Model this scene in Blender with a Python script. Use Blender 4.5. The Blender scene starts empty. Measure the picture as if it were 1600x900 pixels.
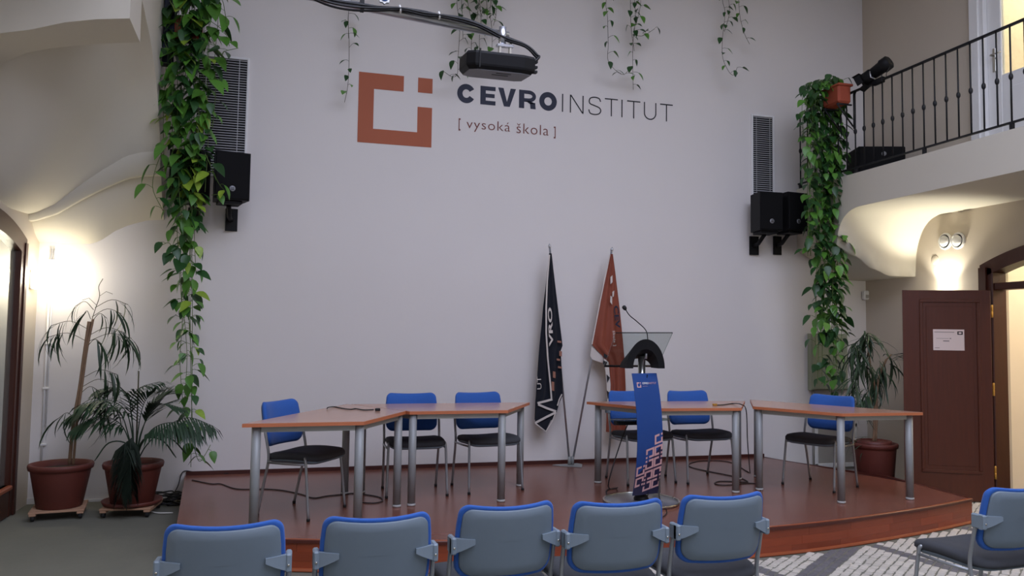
import bpy, math, random
from mathutils import Vector, Matrix
random.seed(7)
PI = math.pi
R = math.radians
# ------------------------------------------------------------------ camera
EYE = 1.56          # camera height above the hall floor
ST = 0.205          # stage height
WY = 8.03           # back wall plane (y)
XR, XL = 6.637, -2.21   # right and left wall planes (x)
XF, XFL = 5.69, -1.177  # gallery edges right / left
FPX = 1240.3
FWD = Vector((0.26711581, 0.96191102, 0.05810629))
RGT = Vector((0.96324228, -0.26829756, 0.0134433))
UPV = Vector((-0.02852104, -0.05237951, 0.99821988))
scene = bpy.context.scene
COL = scene.collection
cam_d = bpy.data.cameras.new('camera'); cam = bpy.data.objects.new('camera', cam_d); COL.objects.link(cam)
cam_d.sensor_fit = 'HORIZONTAL'; cam_d.sensor_width = 36.0; cam_d.lens = 36.0 * FPX / 1600.0
cam_d.clip_start = 0.05; cam_d.clip_end = 100
cam.matrix_world = Matrix(((RGT.x, UPV.x, -FWD.x, 0), (RGT.y, UPV.y, -FWD.y, 0), (RGT.z, UPV.z, -FWD.z, EYE), (0, 0, 0, 1)))
scene.camera = cam
# ------------------------------------------------------------------ world, light, exposure
scene.view_settings.view_transform = 'Standard'; scene.view_settings.look = 'None'
scene.view_settings.gamma = 1.0; scene.view_settings.use_curve_mapping = False
scene.view_settings.exposure = 0.0
world = bpy.data.worlds.new('overcast_sky'); scene.world = world; world.use_nodes = True
bg = world.node_tree.nodes['Background']; bg.inputs['Color'].default_value = (0.72, 0.765, 1.0, 1); bg.inputs['Strength'].default_value = 5.4
SKY = (-0.6, 5.2, -2.4, 4.2)     # roof light opening x0 x1 y0 y1
CEIL = 6.1
def light(name, kind, loc, energy, col, **kw):
    d = bpy.data.lights.new(name, kind); d.energy = energy; d.color = col
    for k, v in kw.items(): setattr(d, k, v)
    o = bpy.data.objects.new(name, d); COL.objects.link(o); o.location = loc; return o
portal = light('roof_light_portal', 'AREA', ((SKY[0]+SKY[1])/2, (SKY[2]+SKY[3])/2, CEIL + 0.18), 1, (1, 1, 1), shape='RECTANGLE', size=SKY[1]-SKY[0], size_y=SKY[3]-SKY[2])
portal.data.cycles.is_portal = True

# ------------------------------------------------------------------ pixel helpers (1600 x 900 frame)
CAM = Vector((0, 0, EYE))
def ray(p): return FWD + RGT * ((p[0] - 800) / FPX) - UPV * ((p[1] - 450) / FPX)
def onz(p, z): d = ray(p); return CAM + d * ((z - EYE) / d.z)
def ony(p, y): d = ray(p); return CAM + d * (y / d.y)
def onx(p, x): d = ray(p); return CAM + d * (x / d.x)

# ------------------------------------------------------------------ materials
def lin(c):
    return tuple((v/255/12.92 if v/255 <= 0.04045 else ((v/255+0.055)/1.055)**2.4) for v in c)
def mat(name, rgb, rough=0.6, metal=0.0, var=0.08, scale=8.0, bump=0.0, bscale=60.0, spec=0.5, coat=0.0, stretch=None, trans=0.0, emit=None, estr=0.0, sheen=0.0, per_object=0.0):
    m = bpy.data.materials.new(name); m.use_nodes = True
    nt = m.node_tree; b = nt.nodes['Principled BSDF']; L = nt.links
    c = lin(rgb)
    b.inputs['Roughness'].default_value = rough; b.inputs['Metallic'].default_value = metal
    b.inputs['Specular IOR Level'].default_value = spec; b.inputs['Coat Weight'].default_value = coat
    b.inputs['Sheen Weight'].default_value = sheen
    b.inputs['Transmission Weight'].default_value = trans
    tc = nt.nodes.new('ShaderNodeTexCoord'); mp = nt.nodes.new('ShaderNodeMapping')
    L.new(tc.outputs['Object'], mp.inputs['Vector'])
    if stretch: mp.inputs['Scale'].default_value = stretch
    n = nt.nodes.new('ShaderNodeTexNoise'); n.inputs['Scale'].default_value = scale; n.inputs['Detail'].default_value = 4
    L.new(mp.outputs['Vector'], n.inputs['Vector'])
    mx = nt.nodes.new('ShaderNodeMix'); mx.data_type = 'RGBA'
    mx.inputs['A'].default_value = (*[max(0, v*(1-var)) for v in c], 1); mx.inputs['B'].default_value = (*[min(1, v*(1+var)) for v in c], 1)
    L.new(n.outputs['Fac'], mx.inputs['Factor'])
    out = mx.outputs['Result']
    if per_object:
        oi = nt.nodes.new('ShaderNodeObjectInfo'); hs = nt.nodes.new('ShaderNodeHueSaturation'); mr = nt.nodes.new('ShaderNodeMapRange')
        mr.inputs['To Min'].default_value = 1 - per_object; mr.inputs['To Max'].default_value = 1 + per_object
        L.new(oi.outputs['Random'], mr.inputs['Value']); L.new(mr.outputs['Result'], hs.inputs['Value']); L.new(out, hs.inputs['Color']); out = hs.outputs['Color']
    L.new(out, b.inputs['Base Color'])
    if bump:
        n2 = nt.nodes.new('ShaderNodeTexNoise'); n2.inputs['Scale'].default_value = bscale; n2.inputs['Detail'].default_value = 3
        L.new(mp.outputs['Vector'], n2.inputs['Vector'])
        bp = nt.nodes.new('ShaderNodeBump'); bp.inputs['Strength'].default_value = bump; bp.inputs['Distance'].default_value = 0.01
        L.new(n2.outputs['Fac'], bp.inputs['Height']); L.new(bp.outputs['Normal'], b.inputs['Normal'])
    if emit:
        b.inputs['Emission Color'].default_value = (*lin(emit), 1); b.inputs['Emission Strength'].default_value = estr
    return m
M = {}
M['wall'] = mat('white_plaster', (224, 220, 216), 0.85, var=0.015, scale=2, bump=0.05, bscale=30)
M['wall_warm'] = mat('cream_plaster', (198, 187, 170), 0.85, var=0.02, scale=2, bump=0.05, bscale=30)
M['soffit'] = mat('vault_plaster', (206, 200, 184), 0.85, var=0.02, scale=2)
M['ceil'] = mat('ceiling_plaster', (205, 203, 200), 0.9, var=0.02)
M['floor'] = mat('grey_floor', (112, 112, 100), 0.7, var=0.12, scale=3, bump=0.25, bscale=14)
M['stone_l'] = mat('pale_sett', (196, 190, 178), 0.8, var=0.12, scale=25, bump=0.3, bscale=60, per_object=0.10)
M['stone_d'] = mat('dark_sett', (104, 102, 104), 0.75, var=0.15, scale=25, bump=0.3, bscale=60, per_object=0.10)
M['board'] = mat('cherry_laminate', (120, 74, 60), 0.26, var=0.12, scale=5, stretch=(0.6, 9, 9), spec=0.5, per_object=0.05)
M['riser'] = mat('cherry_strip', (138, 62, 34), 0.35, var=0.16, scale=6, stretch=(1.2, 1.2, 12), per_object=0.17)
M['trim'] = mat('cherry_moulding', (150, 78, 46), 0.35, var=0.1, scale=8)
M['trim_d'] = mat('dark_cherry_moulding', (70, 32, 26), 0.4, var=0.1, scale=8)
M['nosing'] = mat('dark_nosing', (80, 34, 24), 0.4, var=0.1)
M['door'] = mat('mahogany', (80, 35, 16), 0.38, var=0.22, scale=5, stretch=(10, 10, 0.8), bump=0.05)
M['frame'] = mat('mahogany_frame', (66, 30, 18), 0.4, var=0.2, scale=5, stretch=(8, 8, 0.8))
M['table'] = mat('beech_laminate', (190, 148, 126), 0.2, var=0.05, scale=4, stretch=(0.7, 10, 10), spec=0.6)
M['edge'] = mat('beech_edge', (190, 112, 72), 0.45, var=0.06, scale=6)
M['grey_metal'] = mat('grey_painted_steel', (146, 149, 148), 0.45, metal=0.1, var=0.03)
M['foot'] = mat('light_plastic_foot', (178, 178, 174), 0.5, var=0.03)
M['apron'] = mat('apron_steel', (168, 170, 162), 0.45, metal=0.2, var=0.03)
M['blue'] = mat('blue_fabric', (40, 92, 172), 0.85, var=0.08, scale=60, bump=0.15, bscale=400, sheen=0.15)
M['seat'] = mat('charcoal_fabric', (62, 64, 68), 0.9, var=0.1, scale=60, bump=0.15, bscale=400)
M['shell'] = mat('grey_plastic', (112, 126, 136), 0.5, var=0.03, bump=0.04, bscale=500)
M['bracket'] = mat('light_grey_plastic', (126, 140, 150), 0.5, var=0.03)
M['tube'] = mat('silver_tube', (158, 162, 164), 0.36, metal=0.55, var=0.03)
M['rubber'] = mat('black_rubber', (22, 22, 22), 0.7, var=0.05)
M['black'] = mat('black_plastic', (13, 13, 15), 0.6, var=0.06, bump=0.05, bscale=200, spec=0.25)
M['grille'] = mat('black_speaker_grille', (9, 9, 11), 0.75, var=0.1, scale=200, bump=0.2, bscale=600, spec=0.2)
M['iron'] = mat('wrought_iron', (12, 13, 17), 0.6, metal=0.1, var=0.08)
M['chrome'] = mat('polished_steel', (205, 203, 192), 0.18, metal=0.95, var=0.03)
M['silver'] = mat('aluminium', (190, 192, 196), 0.3, metal=0.85, var=0.03)
M['badge'] = mat('badge_silver', (150, 152, 156), 0.4, metal=0.4, var=0.03)
M['white'] = mat('white_paint', (232, 232, 230), 0.5, var=0.02)
M['vent_dark'] = mat('vent_void', (18, 19, 20), 0.8, var=0.05)
M['slat'] = mat('vent_slat', (182, 182, 184), 0.5, metal=0.2, var=0.03)
M['terracotta'] = mat('brown_plastic_pot', (98, 46, 36), 0.55, var=0.06, scale=12)
M['terra2'] = mat('terracotta_pot', (158, 72, 46), 0.7, var=0.1, scale=12)
M['soil'] = mat('potting_soil', (52, 38, 28), 0.95, var=0.4, scale=60, bump=0.6, bscale=80)
M['pallet'] = mat('pale_slat_wood', (172, 134, 106), 0.7, var=0.15, scale=8, stretch=(1, 8, 8))
M['leaf_a'] = mat('pothos_green', (78, 128, 44), 0.42, var=0.25, scale=18, per_object=0.25)
M['leaf_b'] = mat('pothos_dark', (38, 76, 34), 0.42, var=0.25, scale=18, per_object=0.25)
M['leaf_c'] = mat('pothos_lime', (132, 160, 52), 0.42, var=0.4, scale=30, per_object=0.2)
M['leaf_p'] = mat('palm_green', (40, 66, 42), 0.5, var=0.2, scale=12, per_object=0.2)
M['leaf_dry'] = mat('drooping_dark_frond', (30, 42, 30), 0.6, var=0.2, scale=12)
M['leaf_s'] = mat('strap_leaf_green', (44, 66, 40), 0.5, var=0.25, scale=12, per_object=0.25)
M['stem'] = mat('green_stem', (92, 118, 52), 0.6, var=0.15)
M['stem_b'] = mat('brown_stem', (70, 66, 42), 0.7, var=0.15)
M['cane'] = mat('woody_cane', (132, 104, 78), 0.75, var=0.35, scale=14, stretch=(3, 3, 1), bump=0.3, bscale=40)
M['logo_o'] = mat('terracotta_vinyl', (166, 84, 46), 0.6, var=0.02)
M['logo_n'] = mat('navy_vinyl', (18, 26, 50), 0.6, var=0.02)
M['logo_b'] = mat('black_vinyl', (24, 24, 28), 0.6, var=0.02)
M['logo_s'] = mat('brown_vinyl', (116, 58, 44), 0.6, var=0.02)
M['navy'] = mat('navy_flag_cloth', (10, 15, 28), 0.9, var=0.15, scale=10, sheen=0.1)
M['rust'] = mat('rust_flag_cloth', (136, 66, 44), 0.7, var=0.12, scale=10, sheen=0.1)
M['cloth_w'] = mat('white_flag_cloth', (206, 198, 190), 0.8, var=0.05)
M['cloth_br'] = mat('tan_print', (150, 104, 86), 0.8, var=0.05)
M['banner'] = mat('royal_blue_board', (22, 66, 132), 0.4, var=0.04, scale=3)
M['pink'] = mat('pale_pink_print', (208, 164, 162), 0.5, var=0.03)
M['banner_n'] = mat('navy_print', (28, 26, 62), 0.45, var=0.05)
M['cable'] = mat('black_cable', (14, 14, 15), 0.5, var=0.05)
M['wcable'] = mat('white_cable', (214, 212, 204), 0.5, var=0.03)
M['paper'] = mat('white_paper', (222, 206, 200), 0.8, var=0.02)
M['print'] = mat('grey_print', (110, 96, 90), 0.8, var=0.05)
M['print_d'] = mat('dark_print', (22, 18, 18), 0.8, var=0.05)
M['brass'] = mat('brass_hinge', (214, 168, 84), 0.3, metal=0.85, var=0.08)
M['cab'] = mat('grey_green_metal', (150, 156, 132), 0.5, var=0.04)
M['panel'] = mat('grey_panel', (168, 164, 156), 0.6, var=0.06)
M['room'] = mat('cream_room', (240, 230, 214), 0.85, var=0.02)
M['knob'] = mat('blue_cap', (40, 84, 160), 0.4, var=0.03)
M['lamp'] = mat('lit_glass_shade', (255, 246, 226), 0.4, var=0.01, emit=(255, 240, 208), estr=6.0)
M['post'] = mat('navy_steel_post', (20, 28, 46), 0.5, metal=0.2, var=0.06)
def glass(name, tint=(0.92, 0.97, 0.95), rough=0.0):
    m = bpy.data.materials.new(name); m.use_nodes = True; nt = m.node_tree; nt.nodes.clear()
    o = nt.nodes.new('ShaderNodeOutputMaterial'); mix = nt.nodes.new('ShaderNodeMixShader'); t = nt.nodes.new('ShaderNodeBsdfTransparent'); g = nt.nodes.new('ShaderNodeBsdfGlossy')
    lw = nt.nodes.new('ShaderNodeLayerWeight'); lw.inputs['Blend'].default_value = 0.5; pw_ = nt.nodes.new('ShaderNodeMath'); pw_.operation = 'POWER'; pw_.inputs[1].default_value = 4.0; nt.links.new(lw.outputs['Facing'], pw_.inputs[0])
    fr = nt.nodes.new('ShaderNodeMath'); fr.operation = 'MULTIPLY_ADD'; fr.inputs[1].default_value = 0.8; fr.inputs[2].default_value = 0.035; nt.links.new(pw_.outputs[0], fr.inputs[0])
    t.inputs['Color'].default_value = (*tint, 1); g.inputs['Roughness'].default_value = rough
    nt.links.new(fr.outputs[0], mix.inputs[0]); nt.links.new(t.outputs[0], mix.inputs[1]); nt.links.new(g.outputs[0], mix.inputs[2]); nt.links.new(mix.outputs[0], o.inputs[0])
    return m
M['glass'] = glass('clear_glass', (0.86, 0.90, 0.89)); M['glass_d'] = glass('tinted_glass', (0.62, 0.72, 0.68)); M['pane'] = glass('window_pane', (0.90, 0.93, 0.90), 0.02)

# ------------------------------------------------------------------ mesh builder
class MB:
    def __init__(s): s.v = []; s.f = []; s.sm = []
    def add(s, vs, fs, smooth=False):
        o = len(s.v); s.v += [tuple(v) for v in vs]; s.f += [tuple(i + o for i in f) for f in fs]; s.sm += [smooth] * len(fs); return s
    def box(s, x0, x1, y0, y1, z0, z1, mtx=None, ch=0.0):
        if ch > 0:      # chamfered box
            c = min(ch, (x1-x0)/2.01, (y1-y0)/2.01, (z1-z0)/2.01); vs = []; idx = {}
            for ix, (X, dx) in enumerate(((x0, c), (x1, -c))):
                for iy, (Y, dy) in enumerate(((y0, c), (y1, -c))):
                    for iz, (Z, dz) in enumerate(((z0, c), (z1, -c))):
                        for a in range(3):
                            idx[(ix, iy, iz, a)] = len(vs)
                            vs.append((X if a == 0 else X+dx, Y if a == 1 else Y+dy, Z if a == 2 else Z+dz))
            fs = []
            q = ((0, 0), (1, 0), (1, 1), (0, 1))
            for k in (0, 1):
                fx = [idx[(k, a, b, 0)] for a, b in q]; fs.append(fx if k else fx[::-1])
                fy = [idx[(a, k, b, 1)] for a, b in q]; fs.append(fy[::-1] if k else fy)
                fz = [idx[(a, b, k, 2)] for a, b in q]; fs.append(fz if k else fz[::-1])
            for a in (0, 1):
                for b in (0, 1):
                    fs.append([idx[(a, b, 0, 0)], idx[(a, b, 1, 0)], idx[(a, b, 1, 1)], idx[(a, b, 0, 1)]])
                    fs.append([idx[(a, 0, b, 0)], idx[(a, 1, b, 0)], idx[(a, 1, b, 2)], idx[(a, 0, b, 2)]])
                    fs.append([idx[(0, a, b, 1)], idx[(1, a, b, 1)], idx[(1, a, b, 2)], idx[(0, a, b, 2)]])
                    for c2 in (0, 1): fs.append([idx[(a, b, c2, 0)], idx[(a, b, c2, 1)], idx[(a, b, c2, 2)]])
            if mtx: vs = [mtx @ Vector(v) for v in vs]
            return s.add(vs, fs)
        vs = [(x0, y0, z0), (x1, y0, z0), (x1, y1, z0), (x0, y1, z0), (x0, y0, z1), (x1, y0, z1), (x1, y1, z1), (x0, y1, z1)]
        if mtx: vs = [mtx @ Vector(v) for v in vs]
        return s.add(vs, [(0, 3, 2, 1), (4, 5, 6, 7), (0, 1, 5, 4), (1, 2, 6, 5), (2, 3, 7, 6), (3, 0, 4, 7)])
    def tube(s, pts, r, n=8, caps=True, smooth=True):
        pts = [Vector(p) for p in pts]; N = len(pts)
        rs = r if isinstance(r, (list, tuple)) else [r] * N
        vs = []; up = None
        for i, p in enumerate(pts):
            t = (pts[min(i+1, N-1)] - pts[max(i-1, 0)])
            if t.length < 1e-9: t = Vector((0, 0, 1))
            t.normalize()
            if up is None:
                up = Vector((0, 0, 1)) if abs(t.z) < 0.9 else Vector((1, 0, 0))
            a = (up - t * up.dot(t))
            if a.length < 1e-6: a = t.orthogonal()
            a.normalize(); b = t.cross(a); up = a
            for k in range(n):
                an = 2*PI*k/n; vs.append(p + a*(rs[i]*math.cos(an)) + b*(rs[i]*math.sin(an)))
        fs = []
        for i in range(N-1):
            for k in range(n):
                k2 = (k+1) % n; fs.append((i*n+k, i*n+k2, (i+1)*n+k2, (i+1)*n+k))
        s.add(vs, fs, smooth)
        if caps:
            o = len(s.v) - len(vs)
            s.f.append(tuple(o+k for k in range(n))[::-1]); s.sm.append(False)
            s.f.append(tuple(o+(N-1)*n+k for k in range(n))); s.sm.append(False)
        return s
    def lathe(s, prof, n=24, c=(0, 0, 0), smooth=True, mtx=None):
        vs = []; fs = []
        for (r, z) in prof:
            for k in range(n):
                a = 2*PI*k/n; vs.append((c[0]+r*math.cos(a), c[1]+r*math.sin(a), c[2]+z))
        for i in range(len(prof)-1):
            for k in range(n):
                k2 = (k+1) % n; fs.append((i*n+k, i*n+k2, (i+1)*n+k2, (i+1)*n+k))
        fs.append(tuple(range(n))[::-1]); fs.append(tuple((len(prof)-1)*n+k for k in range(n)))
        if mtx: vs = [mtx @ Vector(v) for v in vs]
        return s.add(vs, fs, smooth)
    def prism(s, poly, z0, z1, mtx=None):
        n = len(poly); vs = [(p[0], p[1], z0) for p in poly] + [(p[0], p[1], z1) for p in poly]
        fs = [tuple(range(n))[::-1], tuple(range(n, 2*n))] + [(k, (k+1) % n, n+(k+1) % n, n+k) for k in range(n)]
        if mtx: vs = [mtx @ Vector(v) for v in vs]
        return s.add(vs, fs)
    def grid(s, rows, smooth=True, close=False):
        m = len(rows[0]); vs = [p for r in rows for p in r]; fs = []
        for i in range(len(rows)-1):
            for j in range(m-1 if not close else m):
                j2 = (j+1) % m; fs.append((i*m+j, i*m+j2, (i+1)*m+j2, (i+1)*m+j))
        return s.add(vs, fs, smooth)
    def solid(s, rows, off):
        """a grid thickened by the vector off"""
        m = len(rows[0]); n = len(rows); off = Vector(off)
        A = [Vector(p) for r in rows for p in r]; B = [p + off for p in A]; fs = []; k = n*m
        for i in range(n-1):
            for j in range(m-1):
                q = (i*m+j, i*m+j+1, (i+1)*m+j+1, (i+1)*m+j); fs.append(q); fs.append(tuple(a+k for a in q[::-1]))
        rim = [i for i in range(m)] + [i*m+m-1 for i in range(1, n)] + [(n-1)*m+j for j in range(m-2, -1, -1)] + [i*m for i in range(n-2, 0, -1)]
        s.add(A+B, fs, True)
        C = [A[i] for i in rim] + [B[i] for i in rim]; r_ = len(rim)
        return s.add(C, [((i+1) % r_, i, i+r_, (i+1) % r_+r_) for i in range(r_)], False)
    def rings(s, rings_, smooth=True):
        n = len(rings_[0]); vs = [p for r in rings_ for p in r]; fs = []
        for i in range(len(rings_)-1):
            for k in range(n):
                k2 = (k+1) % n; fs.append((i*n+k, i*n+k2, (i+1)*n+k2, (i+1)*n+k))
        fs.append(tuple(range(n))[::-1]); fs.append(tuple((len(rings_)-1)*n+k for k in range(n)))
        return s.add(vs, fs, smooth)
    def mesh(s, name, m):
        me = bpy.data.meshes.new(name); me.from_pydata(s.v, [], s.f)
        me.polygons.foreach_set('use_smooth', s.sm)
        me.materials.append(M[m] if isinstance(m, str) else m); me.update()
        return me
    def build(s, name, m, parent=None, loc=None, fix=True):
        me = s.mesh(name, m)
        if fix: fixn(me)
        o = bpy.data.objects.new(name, me); COL.objects.link(o)
        if parent: o.parent = parent
        if loc: o.location = loc
        return o
import bmesh
def fixn(me):
    bm = bmesh.new(); bm.from_mesh(me); bmesh.ops.recalc_face_normals(bm, faces=bm.faces); bm.to_mesh(me); bm.free()
def tag(o, label=None, cat=None, group=None, kind=None):
    for k, v in (('label', label), ('category', cat), ('group', group), ('kind', kind)):
        if v: o[k] = v
    return o
def thing(name, label, cat, loc=(0, 0, 0), rz=0, group=None):
    o = bpy.data.objects.new(name, None); COL.objects.link(o); o.location = loc; o.rotation_euler = (0, 0, rz); o.empty_display_size = 0.1
    return tag(o, label, cat, group)
def structure(o): o['kind'] = 'structure'; return o
def inst(name, me, parent, mtx):
    o = bpy.data.objects.new(name, me); COL.objects.link(o); o.parent = parent; o.matrix_local = mtx; return o
def copy_tree(o, parent=None):
    c = o.copy(); COL.objects.link(c); c.parent = parent
    for ch in o.children: copy_tree(ch, c)
    return c
def catmull(pts, k=6):
    pts = [Vector(p) for p in pts]; P = [2*pts[0]-pts[1]] + pts + [2*pts[-1]-pts[-2]]; out = []
    for i in range(1, len(P)-2):
        for j in range(k):
            t = j/k; a, b, c, d = P[i-1], P[i], P[i+1], P[i+2]
            out.append(0.5*((2*b)+(c-a)*t+(2*a-5*b+4*c-d)*t*t+(3*b-a-3*c+d)*t**3))
    out.append(pts[-1]); return out
def lerp(tab, x):
    if x <= tab[0][0]: return tab[0][1]
    for (a, u), (b, w) in zip(tab, tab[1:]):
        if x <= b: return u + (w-u)*(x-a)/(b-a)
    return tab[-1][1]
def smooth_tab(tab, x):
    if x <= tab[0][0]: return tab[0][1]
    for (a, u), (b, w) in zip(tab, tab[1:]):
        if x <= b: t = (x-a)/(b-a); t = t*t*(3-2*t)*0.5 + t*0.5; return u + (w-u)*t
    return tab[-1][1]
def text_mesh(body, width, height, m, offset=0.0, depth=0.002, spacing=1.0):
    """lettering scaled to width x height; lies in the local xz plane, facing -y, origin bottom left"""
    cu = bpy.data.curves.new('lettering', 'FONT'); cu.body = body; cu.size = 1.0; cu.offset = offset; cu.space_character = spacing; cu.resolution_u = 4
    ob = bpy.data.objects.new('lettering', cu); COL.objects.link(ob)
    dg = bpy.context.evaluated_depsgraph_get(); dg.update()
    me = bpy.data.meshes.new_from_object(ob.evaluated_get(dg)); bpy.data.objects.remove(ob); bpy.data.curves.remove(cu)
    xs = [v.co.x for v in me.vertices]; ys = [v.co.y for v in me.vertices]
    sx = width/(max(xs)-min(xs)); sy = height/(max(ys)-min(ys)); x0, y0 = min(xs), min(ys)
    for v in me.vertices: v.co = ((v.co.x-x0)*sx, -depth, (v.co.y-y0)*sy)
    me.materials.clear(); me.materials.append(M[m]); me.update(); return me
def mesh_obj(name, me, parent, loc=(0, 0, 0), rot=(0, 0, 0)):
    o = bpy.data.objects.new(name, me); COL.objects.link(o); o.parent = parent; o.location = loc; o.rotation_euler = rot; return o

# ================================================================== THE SETTING
FY = -3.2     # wall behind the camera
ST_POLY = [(-0.905, WY-0.018), (-0.72, 6.02), (-0.69, 5.76), (0.0, 5.474), (0.909, 5.222), (1.75, 5.094), (2.5, 5.045), (3.294, 5.07), (4.0, 5.155), (4.948, 5.371), (5.67, 5.59), (5.757, 6.667), (5.318, 7.72), (5.24, WY-0.018)]
# floor
b = MB(); b.box(XL-0.3, XR+3.0, FY-0.2, WY+0.3, -0.2, -0.004)
floor = structure(b.build('floor', 'floor'))
# back wall
b = MB(); b.box(XL-0.3, XR+3.0, WY, WY+0.3, -0.2, CEIL+0.2); wall_back = structure(b.build('wall_back', 'wall'))
b = MB(); b.box(XL-0.3, XR+0.3, FY-0.3, FY, -0.2, CEIL+0.2); structure(b.build('wall_front', 'wall'))
# side walls built in columns round their openings
def wall_x(name, x0, x1, cuts, openings, m):
    b = MB()
    for y0, y1 in zip(cuts, cuts[1:]):
        ym = (y0+y1)/2; z = -0.2
        for (oz0, oz1) in openings(ym):
            if oz0 > z: b.box(x0, x1, y0, y1, z, oz0)
            z = oz1
        b.box(x0, x1, y0, y1, z, CEIL+0.2)
    return structure(b.build(name, m))
RD0, RD1 = 4.55, 6.30          # arched doorway in the right wall
def arch_r(y): return 2.45 - 0.17*((y-(RD0+RD1)/2)/((RD1-RD0)/2))**2
UD0, UD1 = 4.95, 6.36          # gallery door
cuts = [FY-0.2, RD0] + [RD0+(UD0-RD0)*i/3 for i in (1, 2)] + [UD0] + [UD0+(RD1-UD0)*i/12 for i in range(1, 13)] + [UD1, WY+0.1]
def op_r(y):
    o = []
    if RD0 < y < RD1: o.append((-0.004, arch_r(y)))
    if UD0 < y < UD1: o.append((3.31, 5.75))
    return o
wall_right = wall_x('wall_right', XR, XR+0.26, cuts, op_r, 'wall_warm')
LD0, LD1 = 5.9, 7.60
def arch_l(y): return 2.44 - 0.16*((y-(LD0+LD1)/2)/((LD1-LD0)/2))**2
cl = [FY-0.2, LD0] + [LD0+(LD1-LD0)*i/14 for i in range(1, 15)] + [WY+0.1]
wall_left = wall_x('wall_left', XL-0.2, XL, cl, lambda y: [(-0.004, arch_l(y))] if LD0 < y < LD1 else [], 'wall_warm')
b = MB(); b.box(XL-0.34, XL-0.2, FY-0.2, WY+0.1, -0.2, CEIL); structure(b.build('wall_left_backing', 'wall_warm'))['kind'] = 'structure'
# ceiling with the roof light opening, glazing bars and panes
b = MB(); x0, x1, y0, y1 = SKY
for bx_ in ((XL-0.3, x0, FY-0.3, WY+0.3), (x1, XR+0.3, FY-0.3, WY+0.3), (x0, x1, FY-0.3, y0), (x0, x1, y1, WY+0.3)): b.box(*bx_, CEIL, CEIL+0.2)
ceiling = structure(b.build('ceiling', 'ceil'))
for i in range(1, 5):
    xx = x0 + (x1-x0)*i/5; b = MB(); b.box(xx-0.03, xx+0.03, y0, y1, CEIL+0.06, CEIL+0.14); b.build('glazing_bar', 'white', ceiling)
# side room beyond the arched doorway
b = MB()
sx0, sx1, sy0, sy1, sz1 = XR+0.26, XR+2.6, 3.6, 6.75, 3.0
b.box(sx1, sx1+0.1, sy0-0.1, sy1+0.1, -0.2, sz1); b.box(sx0, sx1, sy1, sy1+0.1, -0.2, sz1); b.box(sx0, sx1, sy0-0.1, sy0, -0.2, sz1); b.box(sx0-0.02, sx1+0.1, sy0-0.1, sy1+0.1, sz1, sz1+0.1)
structure(b.build('wall_side_room', 'room'))
b = MB(); b.box(sx0, sx1+0.1, 4.2, 4.3, 3.31, CEIL); b.box(sx0, sx1, 6.75, 6.85, 3.31, CEIL); b.box(sx1, sx1+0.1, 4.2, 6.85, 3.31, CEIL); b.box(sx0, sx1+0.1, 4.2, 6.85, 3.21, 3.31); b.box(sx0, sx1+0.1, 4.2, 6.85, CEIL, CEIL+0.1)
structure(b.build('wall_upper_room', 'room'))
# right gallery: vaulted soffit, fascia, floor
PR = [(0, 2.575), (.25, 2.46), (.46, 2.33), (.68, 2.255), (1, 2.255)]
def rise(t, p=2.6, q=2.2):
    t = max(0, min(1, t)); return (1-(1-t)**p)**(1/q)
def soff_r(d, y):
    y1 = 7.32 - 0.08*d; base = smooth_tab(PR, d); top = 2.945 - 0.05*d
    return base + (top-base)*rise((y1-y)/0.42)
ys = [WY, 7.7, 7.4, 7.33] + [7.32-0.02*i for i in range(1, 25)] + [6.7, 6.3, 5.5, 4.0, 2.0, 0.0, FY]
rows = []
for y in ys:
    rows.append([(XF+(XR-XF)*d, y, soff_r(d, y)) for d in [i/16 for i in range(17)]])
b = MB(); b.grid(rows)
b.grid([[(XF, y, soff_r(0, y)) for y in ys], [(XF, y, 3.306) for y in ys]], smooth=False)
b.box(XF+0.006, XR, FY, WY, 3.24, 3.305)
gal_r = structure(b.build('trim_1', 'soffit', fix=False)); gal_r['label'] = 'right gallery slab with vaulted plaster soffit and plain fascia'
gal_r.name = 'trim_1'
# left gallery: tall vault, fascia wall with arch edge, transverse arch
ZF = [(5.9, 4.16), (6.3, 4.13), (6.543, 4.10), (6.957, 3.94), (7.15, 3.82), (7.343, 3.67), (7.55, 3.40), (7.70, 3.12), (7.76, 3.0), (7.80, 2.90), (7.90, 2.72), (WY, 2.59)]
ZW = [(5.9, 3.6), (6.3, 3.36), (6.6, 2.98), (6.8, 2.70), (7.0, 2.54), (7.2, 2.52), (7.7, 2.54), (7.76, 2.53), (7.80, 2.47), (7.90, 2.38), (WY, 2.33)]
WD = [(0, 1), (.14, .97), (.27, .90), (.45, .68), (.61, .46), (.8, .16), (.94, .03), (1, 0)]
WB = [(0, 1), (.14, .95), (.29, .75), (.4, .52), (.5, .2), (.58, .02), (1, 0)]
def soff_l(d, y):
    k = max(0, min(1, (y-7.76)/0.27)); w = lerp(WD, d)*(1-k) + lerp(WB, d)*k
    return lerp(ZW, y) + (lerp(ZF, y)-lerp(ZW, y))*w
ysl = [WY, 7.95, 7.87, 7.80, 7.77, 7.76] + [7.70-0.09*i for i in range(0, 16)] + [6.30]
DL = [i/20 for i in range(21)]
b = MB(); b.grid([[(XFL+(XL-XFL)*d, y, soff_l(d, y)) for d in DL] for y in ysl])
b.grid([[(XFL, y, soff_l(0, y)) for y in ysl], [(XFL, y, CEIL) for y in ysl]], smooth=False)
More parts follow.
